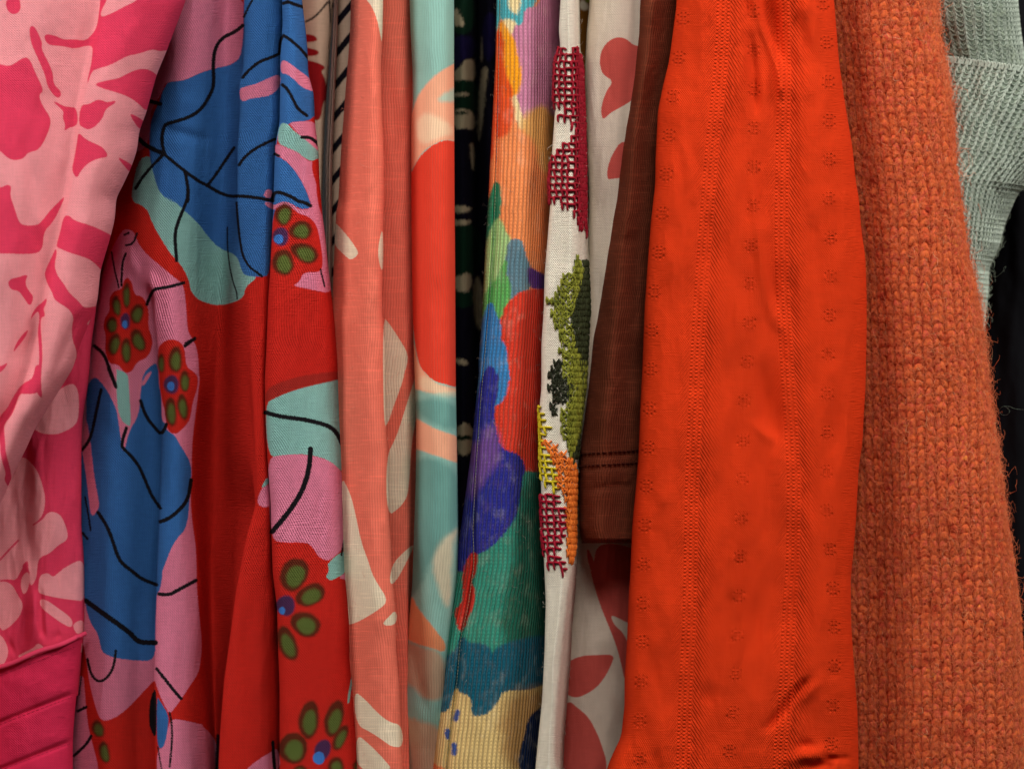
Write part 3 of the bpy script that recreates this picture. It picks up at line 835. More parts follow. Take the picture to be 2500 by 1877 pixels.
# ------------------------------------------------------------------ 5 aqua and red jersey
aq = thing('marbled_jersey_top', 'aqua jersey top with marbled peach swirls and a big red patch', 'top', 1060)
LE5 = line("I 665,0 675,300 690,600 680,1000 680,1660 J 685,700 695,1200 710,1660 K 720,400 715,900 705,1200 690,1660 L 685,200 650,550 620,900 605,1200 600,1660", 16)
RE5 = line("I 1025,0 1025,800 1030,1660 J 1035,700 1040,1660 K 1045,400 1055,900 1060,1300 L 1055,100 1040,300 1020,600 1000,1661")
m_aq = fabric('marbled_jersey', (140, 186, 176), [
    ((236, 168, 136), 'peach', 3.5), ((238, 212, 178), 'cream', 9.0, .7), ((160, 204, 188), 'mist', 7.0, .8), ((222, 62, 42), 'red', 1.5), ((226, 140, 98), 'orange', 3.0),
    ((96, 150, 144), 'teal', 10.0, .8), ((196, 148, 116), 'tan', 8.0, .8)], 'knit', 7.0, 6.4, .8, .06, .07, sheen=.2, jit=2.2, core=.10, relief=.0003, tone=.08, ragged=2.5)
aql = dict(
    peach=[PO("I 1080,490 930,570 850,630 770,720 720,800 690,900 640,1000 640,1400 690,1380 760,1240 830,1190 950,1130 1080,1160"),
           PO("J 640,1280 700,1280 740,1470 830,1570 900,1630 1100,1661 K 1100,190 950,190 850,200 730,170 640,150"),
           PO("K 640,380 720,400 800,450 900,500 1100,560 1100,780 950,730 720,650 640,630")],
    cream=[PO("K 760,40 860,90 950,150 1090,190 1090,225 900,215 740,175"), PO("I 700,1000 800,900 1000,1000 1020,1100 900,1110 760,1200"),
           PO("K 1080,1280 960,1340 880,1420 850,1550 860,1661 L 900,200 960,360 1000,300 1005,0 K 1020,1400")],
    mist=[PO("I 1080,690 940,760 880,830 1080,830")],
    red=[PO("I 690,1380 740,1280 830,1190 950,1130 1080,1160 1080,1661 J 1090,1661 950,1620 870,1600 800,1540 740,1470 700,1250 640,600 620,0 I 620,1500"),
         PO("I 620,350 680,480 690,700 690,850 675,950 620,900")],
    orange=[PO("L 640,240 690,260 720,340 800,440 880,540 960,640 950,720 850,680 700,640 600,580")],
    teal=[PO("K 700,240 1060,260 1060,500 900,480 720,360"), PO("K 640,680 1080,780 1080,1280 900,1400 L 700,300 640,200 K 640,1400")],
    tan=[PO("L 600,600 700,650 960,720 960,1100 800,1100 700,1000 560,900"), PO("L 500,1200 750,1260 960,1350 960,1700 500,1700")])
base5 = fn([(0, 0), (1300, 0), (1877, .022)])
s5 = cloth('body', aq, [(LE5, off(base5, .016)), (mixl(LE5, RE5, .14), off(base5, .004)), (mixl(LE5, RE5, .45), off(base5, -.005)), (mixl(LE5, RE5, .78), off(base5, -.005)),
                        (mixl(LE5, RE5, .95), off(base5, .003)), (RE5, off(base5, .014))], m_aq, aql, crumple=(1.0, 90, 260), seed=51,
           wr=[("L 660,550 720,900 800,1250", 14, 1.5), ("L 850,300 880,700 830,1100", 20, -1.5)])

# ------------------------------------------------------------------ 6 dark patterned garment deep in the gap
dark = thing('dark_print_top', 'dark navy and green knit top with cream brush marks, deep in the gap', 'top', 1160)
m_dk = fabric('dark_knit', (12, 10, 26), [((14, 44, 30), 'green', 3.0), ((176, 162, 134), 'cream', 2.5), ((14, 40, 28), 'green2', 2.0), ((24, 18, 60), 'navy', 3.0)], 'knit', 8, 7, .8, .1, .2, sheen=.1, jit=6, ragged=9)
dkl = dict(green=[PO(s) for s in ("I 980,-60 1200,-60 1200,280 980,280", "I 980,640 1230,640 1230,960 980,960", "J 980,320 1250,320 1250,760 980,760", "J 980,850 1200,850 1200,1000 980,1000")],
           cream=[PO(s) for s in ("I 1020,80 1060,70 1105,180 1100,220 1020,210", "I 1020,580 1090,530 1110,480 1200,480 1205,660 1110,650 1020,660", "I 1020,760 1140,750 1145,780 1020,785",
                                  "I 1020,880 1150,890 1190,930 1200,1060 1110,1040 1020,1050", "I 1150,1180 1180,1150 1195,1260 1190,1400 1170,1350", "I 1240,560 1300,540 1290,640 1250,1050 1220,1180 1215,1000",
                                  "I 1250,300 1260,290 1255,500 1240,500", "J 1010,170 1160,180 1160,215 1100,230 1010,240", "J 1010,290 1170,290 1160,330 1010,340", "J 1010,750 1060,745 1165,700 1170,880 1010,860",
                                  "J 1180,740 1250,760 1260,1200 1190,1150", "J 1020,1410 1120,1420 1150,1470 1030,1450", "K 1040,440 1180,440 1180,700 1040,700")],
           green2=[PO("I 1060,90 1090,100 1060,120"), PO("I 1030,910 1150,905 1140,925 1030,935"), PO("K 1040,540 1170,540 1170,580 1040,580")],
           navy=[PO("I 980,290 1220,300 1200,460 1080,490 1060,560 980,590"), PO("I 1250,120 1380,100 1360,480 1260,500")])
cloth('body', dark, [(1085, .120), (1100, .100), (1130, .090), (1152, .096), (1160, .125), (1166, .135), (1172, .112), (1195, .098), (1225, .105), (1245, .13)], m_dk, dkl, left=[(0, .03)], right=[(0, .03)], crumple=(2, 60, 200), seed=61, step=4)

# ------------------------------------------------------------------ 7 watercolour knit
wc = thing('watercolour_sweater', 'fine knit sweater in multicolour watercolour blots with a long side seam', 'sweater', 1250)
LE7 = line("I 1370,0 1360,500 1335,1000 1310,1450 J 1310,0 1285,400 1270,700 1250,1100 1230,1500 K 1220,0 1195,350 1160,700 1120,1000 1080,1300 1050,1600 L 1040,0 1000,250 960,500 940,700 900,1200 850,1660", 16)
SE7 = line("I 1400,0 1380,1000 1370,1300 J 1350,400 1320,900 K 1240,300 1200,900 1180,1300 L 1190,0 1140,350 1080,600 1050,950 1000,1300 960,1660", 16)
RE7 = line("M 520,0 515,500 505,850 490,1300 N 480,300 470,500 450,750 445,1000 430,1300 O 420,0 410,600 420,1200 440,1660 P 450,300 440,700 430,1100 420,1400 400,1660", 16, 14)
m_wc = fabric('watercolour_knit', (238, 140, 84), [
    ((76, 168, 180), 'aqua', 3.4), ((238, 214, 160), 'cream', 5.1), ((198, 126, 158), 'mauve', 3.2), ((244, 158, 30), 'amber', 5.1), ((226, 74, 30), 'vermilion', 6.8, .92), ((222, 164, 92), 'tan', 10.2, .9),
    ((38, 128, 92), 'emerald', 3.4), ((156, 196, 126), 'pale', 5.1), ((92, 126, 142), 'slate', 3.2), ((84, 46, 122), 'violet', 3.4), ((90, 168, 88), 'leaf', 4.2), ((214, 58, 40), 'red', 3.2),
    ((52, 124, 184), 'blue', 3.2), ((40, 44, 138), 'indigo', 3.4), ((116, 76, 148), 'plum', 13.6, .8), ((52, 138, 118), 'teal', 3.4), ((20, 84, 66), 'deep', 17.0, .8), ((16, 88, 110), 'petrol', 5.1), ((204, 46, 36), 'scarlet', 3.2),
    ((220, 190, 126), 'sand', 3.4), ((156, 102, 52), 'umber', 23.8, .7), ((14, 32, 68), 'navy', 3.2), ((60, 84, 150), 'dash', 3.2)], 'knit', 11.5, 9.0, 1.0, .05, .13, core=.15, sheen=.25, jit=3.2, relief=.0008, wash=.11, tone=.14, ragged=6.5, grow=3.5, course=.2)
wcl = {k: [PO(s) for s in v] for k, v in dict(
    aqua=["I 1330,-60 1700,-60 1661,70 1600,80 1590,200 1530,220 1490,160 1420,170 1400,100 1365,300 1330,300"],
    cream=["I 1470,-40 1560,-40 1550,60 1520,120 1480,50", "M 90,170 180,170 190,230 160,320 100,250", "M 140,790 210,770 250,900 290,1000 250,1050 200,960 160,850"],
    mauve=["M 165,230 270,210 270,80 380,70 420,-40 600,-40 600,850 480,960 450,870 400,860 330,900 280,990 240,880 210,740 240,600 200,450"],
    amber=["M 60,200 100,190 140,280 180,320 200,450 240,600 220,740 150,780 100,800 50,600"],
    vermilion=["M 30,250 90,280 95,600 170,720 150,820 180,900 150,1050 50,1130 20,1000 10,1290 -60,1290 -40,700"],
    tan=["M 300,920 400,860 470,900 560,1100 560,1400 400,1400 380,1180 270,1060 230,1000"],
    emerald=["I 1300,1661 1360,1480 1390,1500 1395,1600 J 1395,100 1400,150 1380,290 1330,480 1300,760 1240,700 1270,300 1300,100"],
    pale=["J 1360,290 1400,290 1440,400 1480,450 1490,520 1450,600 1400,720 1340,820 1320,900 1240,950 1240,600 1300,480"],
    slate=["N 150,450 250,460 260,570 310,660 320,850 200,900 150,950 140,800 110,700 130,560"],
    violet=["N 300,680 330,690 430,750 560,750 560,870 320,860"],
    leaf=["J 1340,820 1400,720 1450,600 1430,740 1475,800 1470,950 1430,1040 1390,1120 1350,1030 1330,960 1240,1200 1240,950"],
    red=["N 560,860 430,860 320,860 220,890 160,950 100,1020 110,1060 60,1120 70,1230 60,1270 120,1300 130,1500 110,1661 O 130,100 100,190 110,230 60,270 20,300 15,350 40,460 40,580 80,660 180,690 230,700 280,830 350,860 560,700 560,0",
         "K 1185,400 1210,400 1200,560 1160,620 1150,560"],
    blue=["J 1320,950 1350,1030 1390,1120 1400,1200 1390,1270 1440,1300 1450,1450 1470,1600 K 1465,50 1440,200 1400,270 1350,290 1330,400 1290,500 1220,650 1195,600 1150,400 J 1180,1661 1200,1300 1260,1100"],
    indigo=["J 1310,1460 1370,1550 K 1375,60 1370,200 1340,300 1340,420 1370,560 1400,660 1550,700 1600,810 1580,1000 1550,1190 1480,1290 1400,1400 1270,1500 1200,1510 1160,1650 1020,1640 1020,1400 1100,900 1190,380 1250,100 J 1260,1580"],
    plum=["K 1270,500 1340,450 1390,600 1400,750 1300,850 1230,950 1180,1050 1110,1000 1150,620 1240,600"],
    teal=["K 1900,850 1661,850 1600,830 1580,1000 1550,1190 1480,1290 1400,1400 1270,1500 1205,1515 1160,1655 1000,1650 L 850,800 850,1200 1661,1100 1900,1000"],
    deep=["K 1900,880 1620,860 1590,1100 1540,1400 L 1480,100 1400,400 1450,700 1661,900 1900,900"],
    petrol=["L 1080,580 1150,650 1300,650 1330,750 1400,650 1900,550 1900,1030 1560,1060 1430,1030 1400,1110 1310,1230 1200,1240 1150,1230 1160,1080 1060,1050 1040,1000 1000,1200 860,1210 900,780 1060,700"],
    scarlet=["K 1165,1500 1210,1500 1190,1661 L 1150,130 1190,230 1170,350 1130,420 1090,545 1060,500 1035,370 1090,330 1110,250 1100,60"],
    sand=["L 1040,1000 1060,1050 1160,1080 1150,1230 1200,1245 1300,1230 1400,1110 1430,1030 1661,1040 1900,900 1900,1700 800,1700 850,1210 1000,1210"],
    umber=["L 1450,1040 1900,1000 1900,1700 1480,1700 1400,1400"],
    navy=["P 460,1150 380,1180 300,1260 280,1400 240,1500 220,1700 500,1700"],
    dash=["L 1065,1180 1045,1270 1025,1260 1045,1190", "L 1012,1455 1038,1455 1034,1540 1016,1535", "L 960,1340 985,1340 980,1410 960,1400"]).items()}
s7 = cloth('body', wc, [(LE7, .018), (mixl(LE7, SE7, .35), .008), (off(SE7, -5), .005), (off(SE7, 3), .0065), (off(SE7, 12), .001), (mixl(SE7, RE7, .45), -.003), (mixl(SE7, RE7, .72), .006), (mixl(SE7, RE7, .9), .020), (RE7, .036)],
           m_wc, wcl, crumple=(.9, 90, 260), seed=71, step=3.0, left=[(7, .018), (14, .06), (18, .09)], right=[(0, .015), (-14, .06)])
m_seam = yarn('seam_thread', [(120, 160, 150), (190, 180, 140), (90, 110, 150)], 60)
yy = np.arange(-20, 1900, 8.0)
uS = []
for y_ in yy:
    r_ = min(np.searchsorted(s7.ys, y_), len(s7.ys) - 1)
    uS.append(np.interp(SE7(y_) - 1, s7.X[r_], s7.arc[r_]))

stitches('side_seam', wc, s7, uS, yy, m_seam, 7.0, .8, .0, False, .6)

# ------------------------------------------------------------------ 8 linen with cross stitch
emb = thing('embroidered_linen_top', 'white open weave linen top with thick red, green and orange cross stitch embroidery', 'top', 1390)
LE8 = line("M 560,0 545,250 560,400 520,500 510,800 515,900 490,1250 470,1500 N 480,120 450,500 430,750 425,1000 405,1300 405,1660 O 390,300 400,600 400,900 410,1200 430,1660 P 440,300 430,700 410,1100 380,1400 355,1660", 14)
RE8 = line("M 715,0 720,400 745,600 760,900 775,1300 780,1660 N 780,300 790,600 805,850 815,1000 800,1300 780,1660 O 770,200 730,500 700,800 690,1200 690,1660 P 680,200 655,500 640,800 615,1100 590,1400 580,1660", 14)
m_lin = fabric('white_linen', (242, 235, 218), [((206, 160, 148), 'rose_shade', 6.0, .6)], 'weave', 5.6, 6.4, 1.0, .08, .07, sheen=.1, relief=.0005, tone=.2)  # pinkish shade of the turned right plane painted over the white
NE8 = line("Z 1392,0 Z 1398,300 Z 1400,600 Z 1388,1000 Z 1376,1300 P 585,200 555,500 515,800 510,1100 490,1400 480,1661", 20)
s8 = cloth('body', emb, [(LE8, .000), (mixl(LE8, NE8, .12), -.007), (mixl(LE8, NE8, .6), -.010), (off(NE8, -6), -.0115), (off(NE8, 8), -.008), (mixl(NE8, RE8, .6), .008), (RE8, .034)], m_lin,
           {'rose_shade': [PO("P 640,0 720,0 700,400 640,1661 500,1661 520,1100 570,700")]}, crumple=(.8, 60, 160), seed=81, step=3.0, left=[(5, .012), (10, .05)], right=[(-4, .02), (-12, .06)])
motifs = {
    'red_flower_embroidery': ((118, 10, 26), (160, 22, 44), 'net', ["M 530,410 600,405 640,430 680,400 715,440 750,560 860,700 900,1000 900,1661 N 900,400 780,420 760,400 740,340 710,370 680,270 630,200 560,150 470,130 440,60 M 450,1600 460,1400 490,1310 540,1240 600,1180 640,1120 670,1060 650,1010 590,990 560,960 600,920 580,860 520,860 490,800 500,600"]),
    'green_leaf_embroidery': ((70, 78, 18), (146, 148, 50), 'fill', ["N 690,590 640,700 560,800 545,830 490,910 450,970 510,990 490,1090 540,1130 520,1220 570,1300 560,1400 590,1500 620,1661 O 620,250 560,330 570,450 590,560 620,650 640,700 720,500 770,100 N 820,1500 720,1400 660,1300 640,1100 690,900 740,700"]),
    'dark_leaf_embroidery': ((28, 34, 16), (52, 58, 30), 'fill', ["N 735,630 900,650 950,1000 950,1661 720,1661 700,1400 660,1250 640,1080 700,850", "O 720,0 950,0 900,300 850,640 640,760 700,500 720,300"]),
    'dark_sprig_embroidery': ((22, 26, 16), (48, 52, 34), 'fill', ["N 530,1380 580,1430 570,1550 680,1661 O 700,120 620,240 540,300 530,400 480,350 500,250 430,240 490,180 470,130 520,80 440,20 N 480,1540 490,1450"]),
    'yellow_petal_embroidery': ((170, 150, 14), (214, 196, 44), 'net', ["O 370,230 400,330 440,360 420,440 490,490 450,520 430,580 470,700 540,880 560,1000 510,1000 430,950 390,700 370,560"]),
    'orange_petal_embroidery': ((196, 88, 24), (236, 132, 52), 'fill', ["O 400,570 460,580 540,640 600,680 650,750 720,900 710,1200 710,1350 650,1560 610,1540 600,1100 560,1000 530,850 470,700"]),
    'red_petal_embroidery': ((120, 8, 28), (168, 22, 50), 'net', ["O 400,1000 480,1020 560,1060 600,1150 590,1350 570,1440 600,1661 P 590,90 570,120 550,40 490,20 O 480,1600 430,1500 400,1200"])}
r8 = np.random.default_rng(88)
for nm, (c0_, c1_, style, polys) in motifs.items():
    mt = yarn(nm + '_floss', [c0_, c1_], 420, .7, .2, .5)
    cu, cv = (17.5, 16.5) if style == 'net' else (14.0, 15.0)
    U, Y = np.meshgrid(np.arange(-14, 300, cu), np.arange(60, 1460, cv))
    U = U + (np.arange(U.shape[0])[:, None] % 2) * (3.0 if style == 'net' else 5.0)
    U, Y = U.ravel() + r8.normal(0, .9, U.size), Y.ravel() + r8.normal(0, .9, Y.size)
    s8.at(U, Y)
    px = s8.last_px
    keep = np.zeros(len(U), bool)
    for sp in polys:
        _, ins = seg_dist(px[:, 0], px[:, 1], pts(sp), True)
        keep |= ins
    U, Y = U[keep], Y[keep]
    tt = np.linspace(0, 1, 7)
    arch = np.sin(tt * math.pi) * 2.2 + .9
    Ps, Rs = [], []
    rj = lambda k: r8.normal(0, 1.1, (len(U), 1))
    if style == 'net':
        segs = [((-.55, -.5), (.6, -.38), 3.0), ((-.55, -.6), (-.38, .65), 3.4)]
    else:
        segs = [((-.55, -.6), (.5, .65), 2.3), ((.55, -.6), (-.45, .6), 2.3), ((-.5, -.6), (-.4, .7), 2.2)]
    for (a0, b0), (a1, b1), rad in segs:
        u0, v0, u1, v1 = U[:, None] + a0 * cu + rj(0), Y[:, None] + b0 * cv + rj(1), U[:, None] + a1 * cu + rj(2), Y[:, None] + b1 * cv + rj(3)
        Ps.append(s8.at(u0 + (u1 - u0) * tt, v0 + (v1 - v0) * tt, (arch[None] + r8.uniform(0, 1.6, (len(U), 1))) * S))
        Rs.append(np.broadcast_to(np.array([.55, .9, 1, 1, 1, .9, .55])[None] * rad * S, (len(U), 7)) * r8.uniform(.85, 1.15, (len(U), 1)))
    tube_part(nm, emb, np.concatenate(Ps), np.concatenate(Rs), mt, 6, kind='stuff')
m_must = fabric('mustard_lining', (120, 74, 20), [((206, 196, 176), 'pale', 4.0), ((110, 120, 30), 'olive', 3.0)], 'weave', 5, 5, .5)
cloth('back_panel', emb, [(1345, .085), (1370, .070), (1420, .062), (1450, .070), (1465, .085)], m_must,
      {'pale': [PO("M 715,20 740,0 790,40 780,90 715,80")], 'olive': [PO("M 750,-40 800,-40 790,30 760,20")]}, left=[(0, .03)], right=[(0, .03)], seed=83, step=5, y1=900)

# ------------------------------------------------------------------ 9 white garment with coral flowers
wh = thing('white_floral_top', 'off white top printed with coral flower shapes, partly behind the brown sleeve', 'top', 1480)
LE9 = line("M 800,0 770,300 760,700 775,1200 790,1661 Z 1430,800 Z 1398,1200 Z 1380,1600 Z 1366,1877")
RE9 = line("Z 1600,0 Z 1580,300 Z 1560,600 Z 1550,900 Z 1570,1300 Z 1570,1877")
m_wh = fabric('white_cotton', (222, 208, 192), [((204, 88, 80), 'coral', 1.4)], 'weave', 6.0, 6.0, .8, .06, .06, jit=1.4, relief=.0003)
whl = dict(coral=[PO(s) for s in (
    "M 1160,380 1100,320 1030,300 950,330 890,410 875,500 890,580 920,620 990,660 930,740 890,860 890,930 905,975 960,920 1050,870 1090,850 1300,700 1300,370", "M 1060,1130 980,1250 940,1360 935,1460 990,1450 1100,1440 1200,1200",
    "O 770,1430 840,1570 810,1661 P 790,0 780,-30", "O 850,1440 960,1410 1100,1440 1300,1500 1300,1661 790,1661 830,1570",
    "P 790,0 830,170 880,330 950,500 1010,650 1050,800 1080,950 1140,1000 1140,700 1060,540 1000,500 960,405 1040,440 1110,480 1300,480 1300,0",
    "P 600,800 720,740 850,735 995,730 980,800 900,950 800,1040 660,1095 560,1000", "P 600,1080 720,1180 780,1230 850,1350 900,1480 935,1600 930,1700 550,1700 560,1400")])
b9 = fn([(0, .016), (900, .030), (1300, .042), (1877, .050)])
cloth('body', wh, [(LE9, off(b9, .016)), (off(LE9, 14), off(b9, .004)), (mixl(LE9, RE9, .45), b9), (mixl(LE9, RE9, .8), off(b9, .006)), (RE9, off(b9, .014))], m_wh, whl, crumple=(1.4, 60, 220), seed=91, left=[(6, .02), (16, .05)], right=[(-10, .02), (-40, .04)],
      wr=[("P 900,600 950,1000 960,1300", 16, 1.6), ("P 1000,900 1050,1300", 14, -1.6)])

# ------------------------------------------------------------------ 10 brown sleeve
br = thing('brown_tshirt', 'rust brown slub jersey sleeve with double stitched hem beside the orange blouse', 'shirt', 1500)
LE10 = line("M 1175,0 1160,250 1130,600 1085,900 1030,1200 980,1660 N 930,500 880,900 850,1100 820,1250 790,1600 O 760,350 720,650 710,1000 708,1300 735,1400", 16)
LE11 = line("M 1500,50 1440,500 1390,700 1350,900 1330,1300 Q 165,1500 R 130,300 100,700 80,1000 60,1500 S 45,300 30,700 5,1000 -10,1150 O 1140,1300 1125,1660 P 1110,300 1100,600 1080,900 1078,1150 1050,1400 990,1520 940,1640 900,1800", 14)
m_br = fabric('rust_jersey', (116, 56, 37), [], 'knit', 7.8, 6.0, .7, .10, .10, sheen=.3, relief=.0006, streak=.40, tone=.22)
s10 = cloth('sleeve', br, [(LE10, .036), (off(LE10, 12), .022), (mixl(LE10, LE11, .4), .014), (mixl(LE10, LE11, .8), .022), (off(LE11, 18), .034)], m_br, y1=1326, hem=14, crumple=(1.2, 60, 90), seed=101, step=3.2,
            left=[(6, .012), (16, .03)], right=[(-10, .012), (-30, .03)], wr=[("O 700,1000 900,960 1200,930", 10, .8), ("N 800,500 1000,470 1300,430", 14, .8), ("O 720,720 900,715 1200,690", 6, .5), ("O 720,818 900,812 1200,795", 6, .5)])
th_br = yarn('brown_thread', [(60, 22, 14), (92, 40, 26)], 500)
for y_ in (1111, 1141):
    uu = np.arange(6, 420, 15.5)
    uu = uu[uu < np.interp(y_, s10.ys, s10.arc[:, -7]) - 10]
    stitches('hem_stitches', br, s10, uu, y_ - uu * .05, th_br, 11, 1.9, .8)

# ------------------------------------------------------------------ 11 orange blouse
ob = thing('orange_blouse', 'bright orange blouse of textured cotton with openwork bands and tiny woven flowers', 'blouse', 1820)
RE11 = line("U 110,-60 120,0 160,500 210,850 270,1200 300,1500 V 320,100 340,350 375,600 385,900 385,1200 375,1660 W 360,400 350,600 320,800 300,1200 285,1400 260,1660 X 255,100 260,500 280,800 310,1200 320,1660", 14)
B1 = line("Q 720,0 710,300 690,600 660,900 625,1200 590,1660 R 580,300 540,800 510,1300 S 500,0 480,500 460,1000 T 450,0 440,500 410,1000 390,1660")
B2 = line("Q 1200,0 1210,600 1200,1000 1190,1660 R 1190,500 1200,900 1225,1300 S 1235,0 1270,500 1290,900 T 1280,50 1270,100 1240,600 1230,900 1210,1200 1180,1500 1170,1661")
FL1 = line("Z 1672,0 Q 360,460 310,760 280,1050 260,1350 R 230,180 200,480 170,800 140,1100 130,1420 S 110,560 80,1230 T 60,650 40,1300")
FL2 = line("Q 960,0 960,220 970,1080 R 960,200 940,520 930,1180 S 880,330 870,980 860,1300 T 840,380 810,1000 780,1320 760,1661")
FL3 = line("Q 1520,0 1560,360 1580,960 1570,1590 R 1590,410 1580,1040 S 1560,190 1560,490 1550,1130 T 1590,0 1610,210 1620,830 1590,1520")


def blouse_attrs(px, py):
    b1, b2 = px - B1(py), px - B2(py)
    bl = np.where(np.abs(b1) < np.abs(b2), b1, b2)
    fx = np.full(px.shape, 99.)
    fy = np.full(px.shape, 99.)
    for f, ph in ((FL1, 48), (FL2, 30), (FL3, 12)):
        dx = px - f(py)
        dy = (py - ph + 47.5) % 95.0 - 47.5
        c = np.abs(dx) < np.abs(fx)
        fx, fy = np.where(c, dx, fx), np.where(c, dy, fy)
    return dict(bandab=np.abs(bl), bandside=np.clip(bl / 6, -1, 1), flx=np.abs(fx), fly=np.abs(fy))


def blouse_relief(t, u, v, ht):
    ab, fx, fy = t.attr('bandab'), t.attr('flx'), t.attr('fly')
    bl = ab
    tw = t.math('SINE', t.math('MULTIPLY', t.math('ADD', t.math('MULTIPLY', v, 100.0), t.math('MULTIPLY', ab, 1.5)), 2 * math.pi / 12.0))
    side = t.ramp(t.attr('bandside'), -1.0, 1.0, .35, 1.0)
    tw = t.math('MULTIPLY', tw, t.math('MULTIPLY', side, t.math('MULTIPLY', t.ramp(ab, 70.0, 52.0), t.ramp(ab, 52.0, 24.0, .22, .60))))
    hx = t.math('COSINE', t.math('MULTIPLY', bl, 2 * math.pi / 13.0))
    hy = t.math('COSINE', t.math('MULTIPLY', v, 200 * math.pi / 9.0))
    open_ = t.math('ADD', t.math('MULTIPLY', hx, .36), t.math('MULTIPLY', t.math('MULTIPLY', t.math('ADD', hx, .35), hy), .36))
    open_ = t.math('ADD', open_, t.math('MULTIPLY', ht, .5))
    inb = t.ramp(ab, 21.0, 16.0)
    ax, ay = t.math('ABSOLUTE', fx), t.math('ABSOLUTE', fy)
    r = t.math('SQRT', t.math('ADD', t.math('MULTIPLY', fx, fx), t.math('MULTIPLY', fy, fy)))

    def hole(cx, cy, rx, ry):
        a = t.math('POWER', t.math('DIVIDE', t.math('SUBTRACT', ax, cx), rx), 2.0)
        b = t.math('POWER', t.math('DIVIDE', t.math('SUBTRACT', ay, cy), ry), 2.0)
        return t.ramp(t.math('ADD', a, b), 1.3, .2)
    holes = t.math('ADD', t.math('ADD', hole(4.5, 4.0, 3.0, 4.2), hole(5.0, 13.0, 2.6, 4.2)), hole(13.0, 8.0, 2.6, 4.2))
    fl = t.math('SUBTRACT', t.math('MULTIPLY', t.ramp(r, 22.0, 8.0), .4), t.math('MULTIPLY', holes, 1.35))
    plain = t.math('ADD', t.math('MULTIPLY', ht, .75), t.math('MULTIPLY', tw, t.ramp(r, 16.0, 26.0)))
    body = t.math('ADD', plain, fl)
    return t.math('ADD', t.math('MULTIPLY', body, t.math('SUBTRACT', 1.0, inb)), t.math('MULTIPLY', open_, inb))


m_ob = fabric('orange_dobby', (228, 60, 19), [], 'weave', 5.6, 5.6, 1.0, .07, .07, sheen=.2, rough=.8, spec=.2, relief=.0007, custom=blouse_relief)
cloth('body', ob, [(LE11, .016), (off(LE11, 9), .005), (off(LE11, 34), -.004), (B1, -.008), (mixl(B1, B2, .5), -.007), (B2, -.006), (mixl(B2, RE11, .6), -.006), (off(RE11, -26), -.001), (off(RE11, -7), .006), (RE11, .016)],
      m_ob, extra=blouse_attrs, crumple=(1.6, 60, 150), seed=111, step=3.6, left=[(8, .006), (60, .012)], right=[(-8, .006), (-60, .012)],
      wr=[("Q 1060,-400 1075,-100 1090,100 1140,350 1200,700", 30, 8.0), ("Q 940,-300 965,-60 990,80 1040,250 1115,430 1180,640 1195,850", 11, -3.6), ("Q 1330,150 1420,420 1400,700 1330,900", 40, 3.2), ("R 1060,100 1100,500 1140,900 S 1120,300 1160,800", 34, 3.0), ("R 760,100 720,700 680,1400", 40, 1.6), ("Q 930,200 950,450 980,750 985,1000", 13, 3.2),
          ("Q 1370,-100 1370,100 1390,250", 16, -3.2), ("Q 1300,-60 1320,180 1400,420 1480,560", 18, 2.5), ("Q 1450,-60 1480,150 1560,300", 14, -1.6), ("Q 1180,620 1190,850 1190,1100", 13, -2.0),
          ("R 950,-100 970,200 1010,520 1060,900 1180,1250", 13, -2.0), ("R 900,300 900,800 850,1300", 30, 1.6), ("Q 1300,700 1450,880 1600,1000", 22, 1.4), ("Q 1250,1450 1380,1400 1520,1320", 20, -1.3),
          ("R 880,1380 1000,1500 S 1200,560 1250,800", 26, 2.6), ("S 900,400 1100,560 1230,700", 14, -1.4), ("S 800,1350 T 790,100 820,300 810,500", 12, -.8), ("S 880,1400 T 850,100 850,420", 14, .8),
          ("T 1480,880 1380,960 1290,1060 1200,1190 1020,1390", 11, 3.0), ("T 1560,880 1420,1030 1300,1200", 13, -1.6), ("T 1150,1640 1300,1570 1450,1540 1661,1520", 16, -3.5), ("T 1250,1480 1400,1460 1520,1500", 12, 2.5),
          ("T 1350,1661 1500,1630 1661,1590", 10, 3.0), ("S 1020,900 1050,1400 T 1040,300 1020,900 900,1400", 60, 3.0), ("T 900,1420 1000,1480 1100,1560", 20, 2.0), ("X 0,1560 150,1580 300,1560", 8, 2.5),
          ("X 0,900 120,880 250,900", 14, 1.2), ("S 1300,1000 1400,1200 1480,1500", 14, -1.4), ("S 60,1000 200,700 380,450", 26, -.9), ("T 100,300 300,200 500,150", 30, .9), ("T 330,1100 600,1050 850,1120", 22, 1.2)])

# ------------------------------------------------------------------ 12 heathered sweater built stitch by stitch
sw = thing('heather_sweater', 'fuzzy burnt orange heathered wool sweater sleeve with plain V stitches', 'sweater', 2250)
LS = line("Z 1985,0 Z 2030,600 Z 2040,1200 Z 2044,1877", 40)
RS = line("U 925,-60 930,0 940,300 990,500 1040,800 1090,1200 1150,1660 V 1200,600 1260,900 1330,1400 W 1340,60 1390,400 1450,800 1500,1200 1560,1600 X 1610,400 1640,900 1655,1400 1660,1660", 24)
m_swb = yarn('heather_ground', [(150, 50, 28), (176, 68, 34), (184, 80, 38)], 160)
s12 = cloth('sleeve_ground', sw, [(LS, .036), (mixl(LS, RS, .28), .022), (mixl(LS, RS, .5), .010), (mixl(LS, RS, .76), .006), (mixl(LS, RS, .93), .012), (RS, .028)], m_swb, crumple=(.8, 120, 240), seed=121, step=6,
            left=[(0, .01), (10, .03)], right=[(-3, .012), (-14, .04), (-20, .09)])
rs = np.random.default_rng(12)
WW, HH = 26.5, 19.0
cols_, rows_ = np.arange(1.5, 23.5), np.arange(-6, 108)
UU, YY = np.meshgrid(cols_ * WW, rows_ * HH)
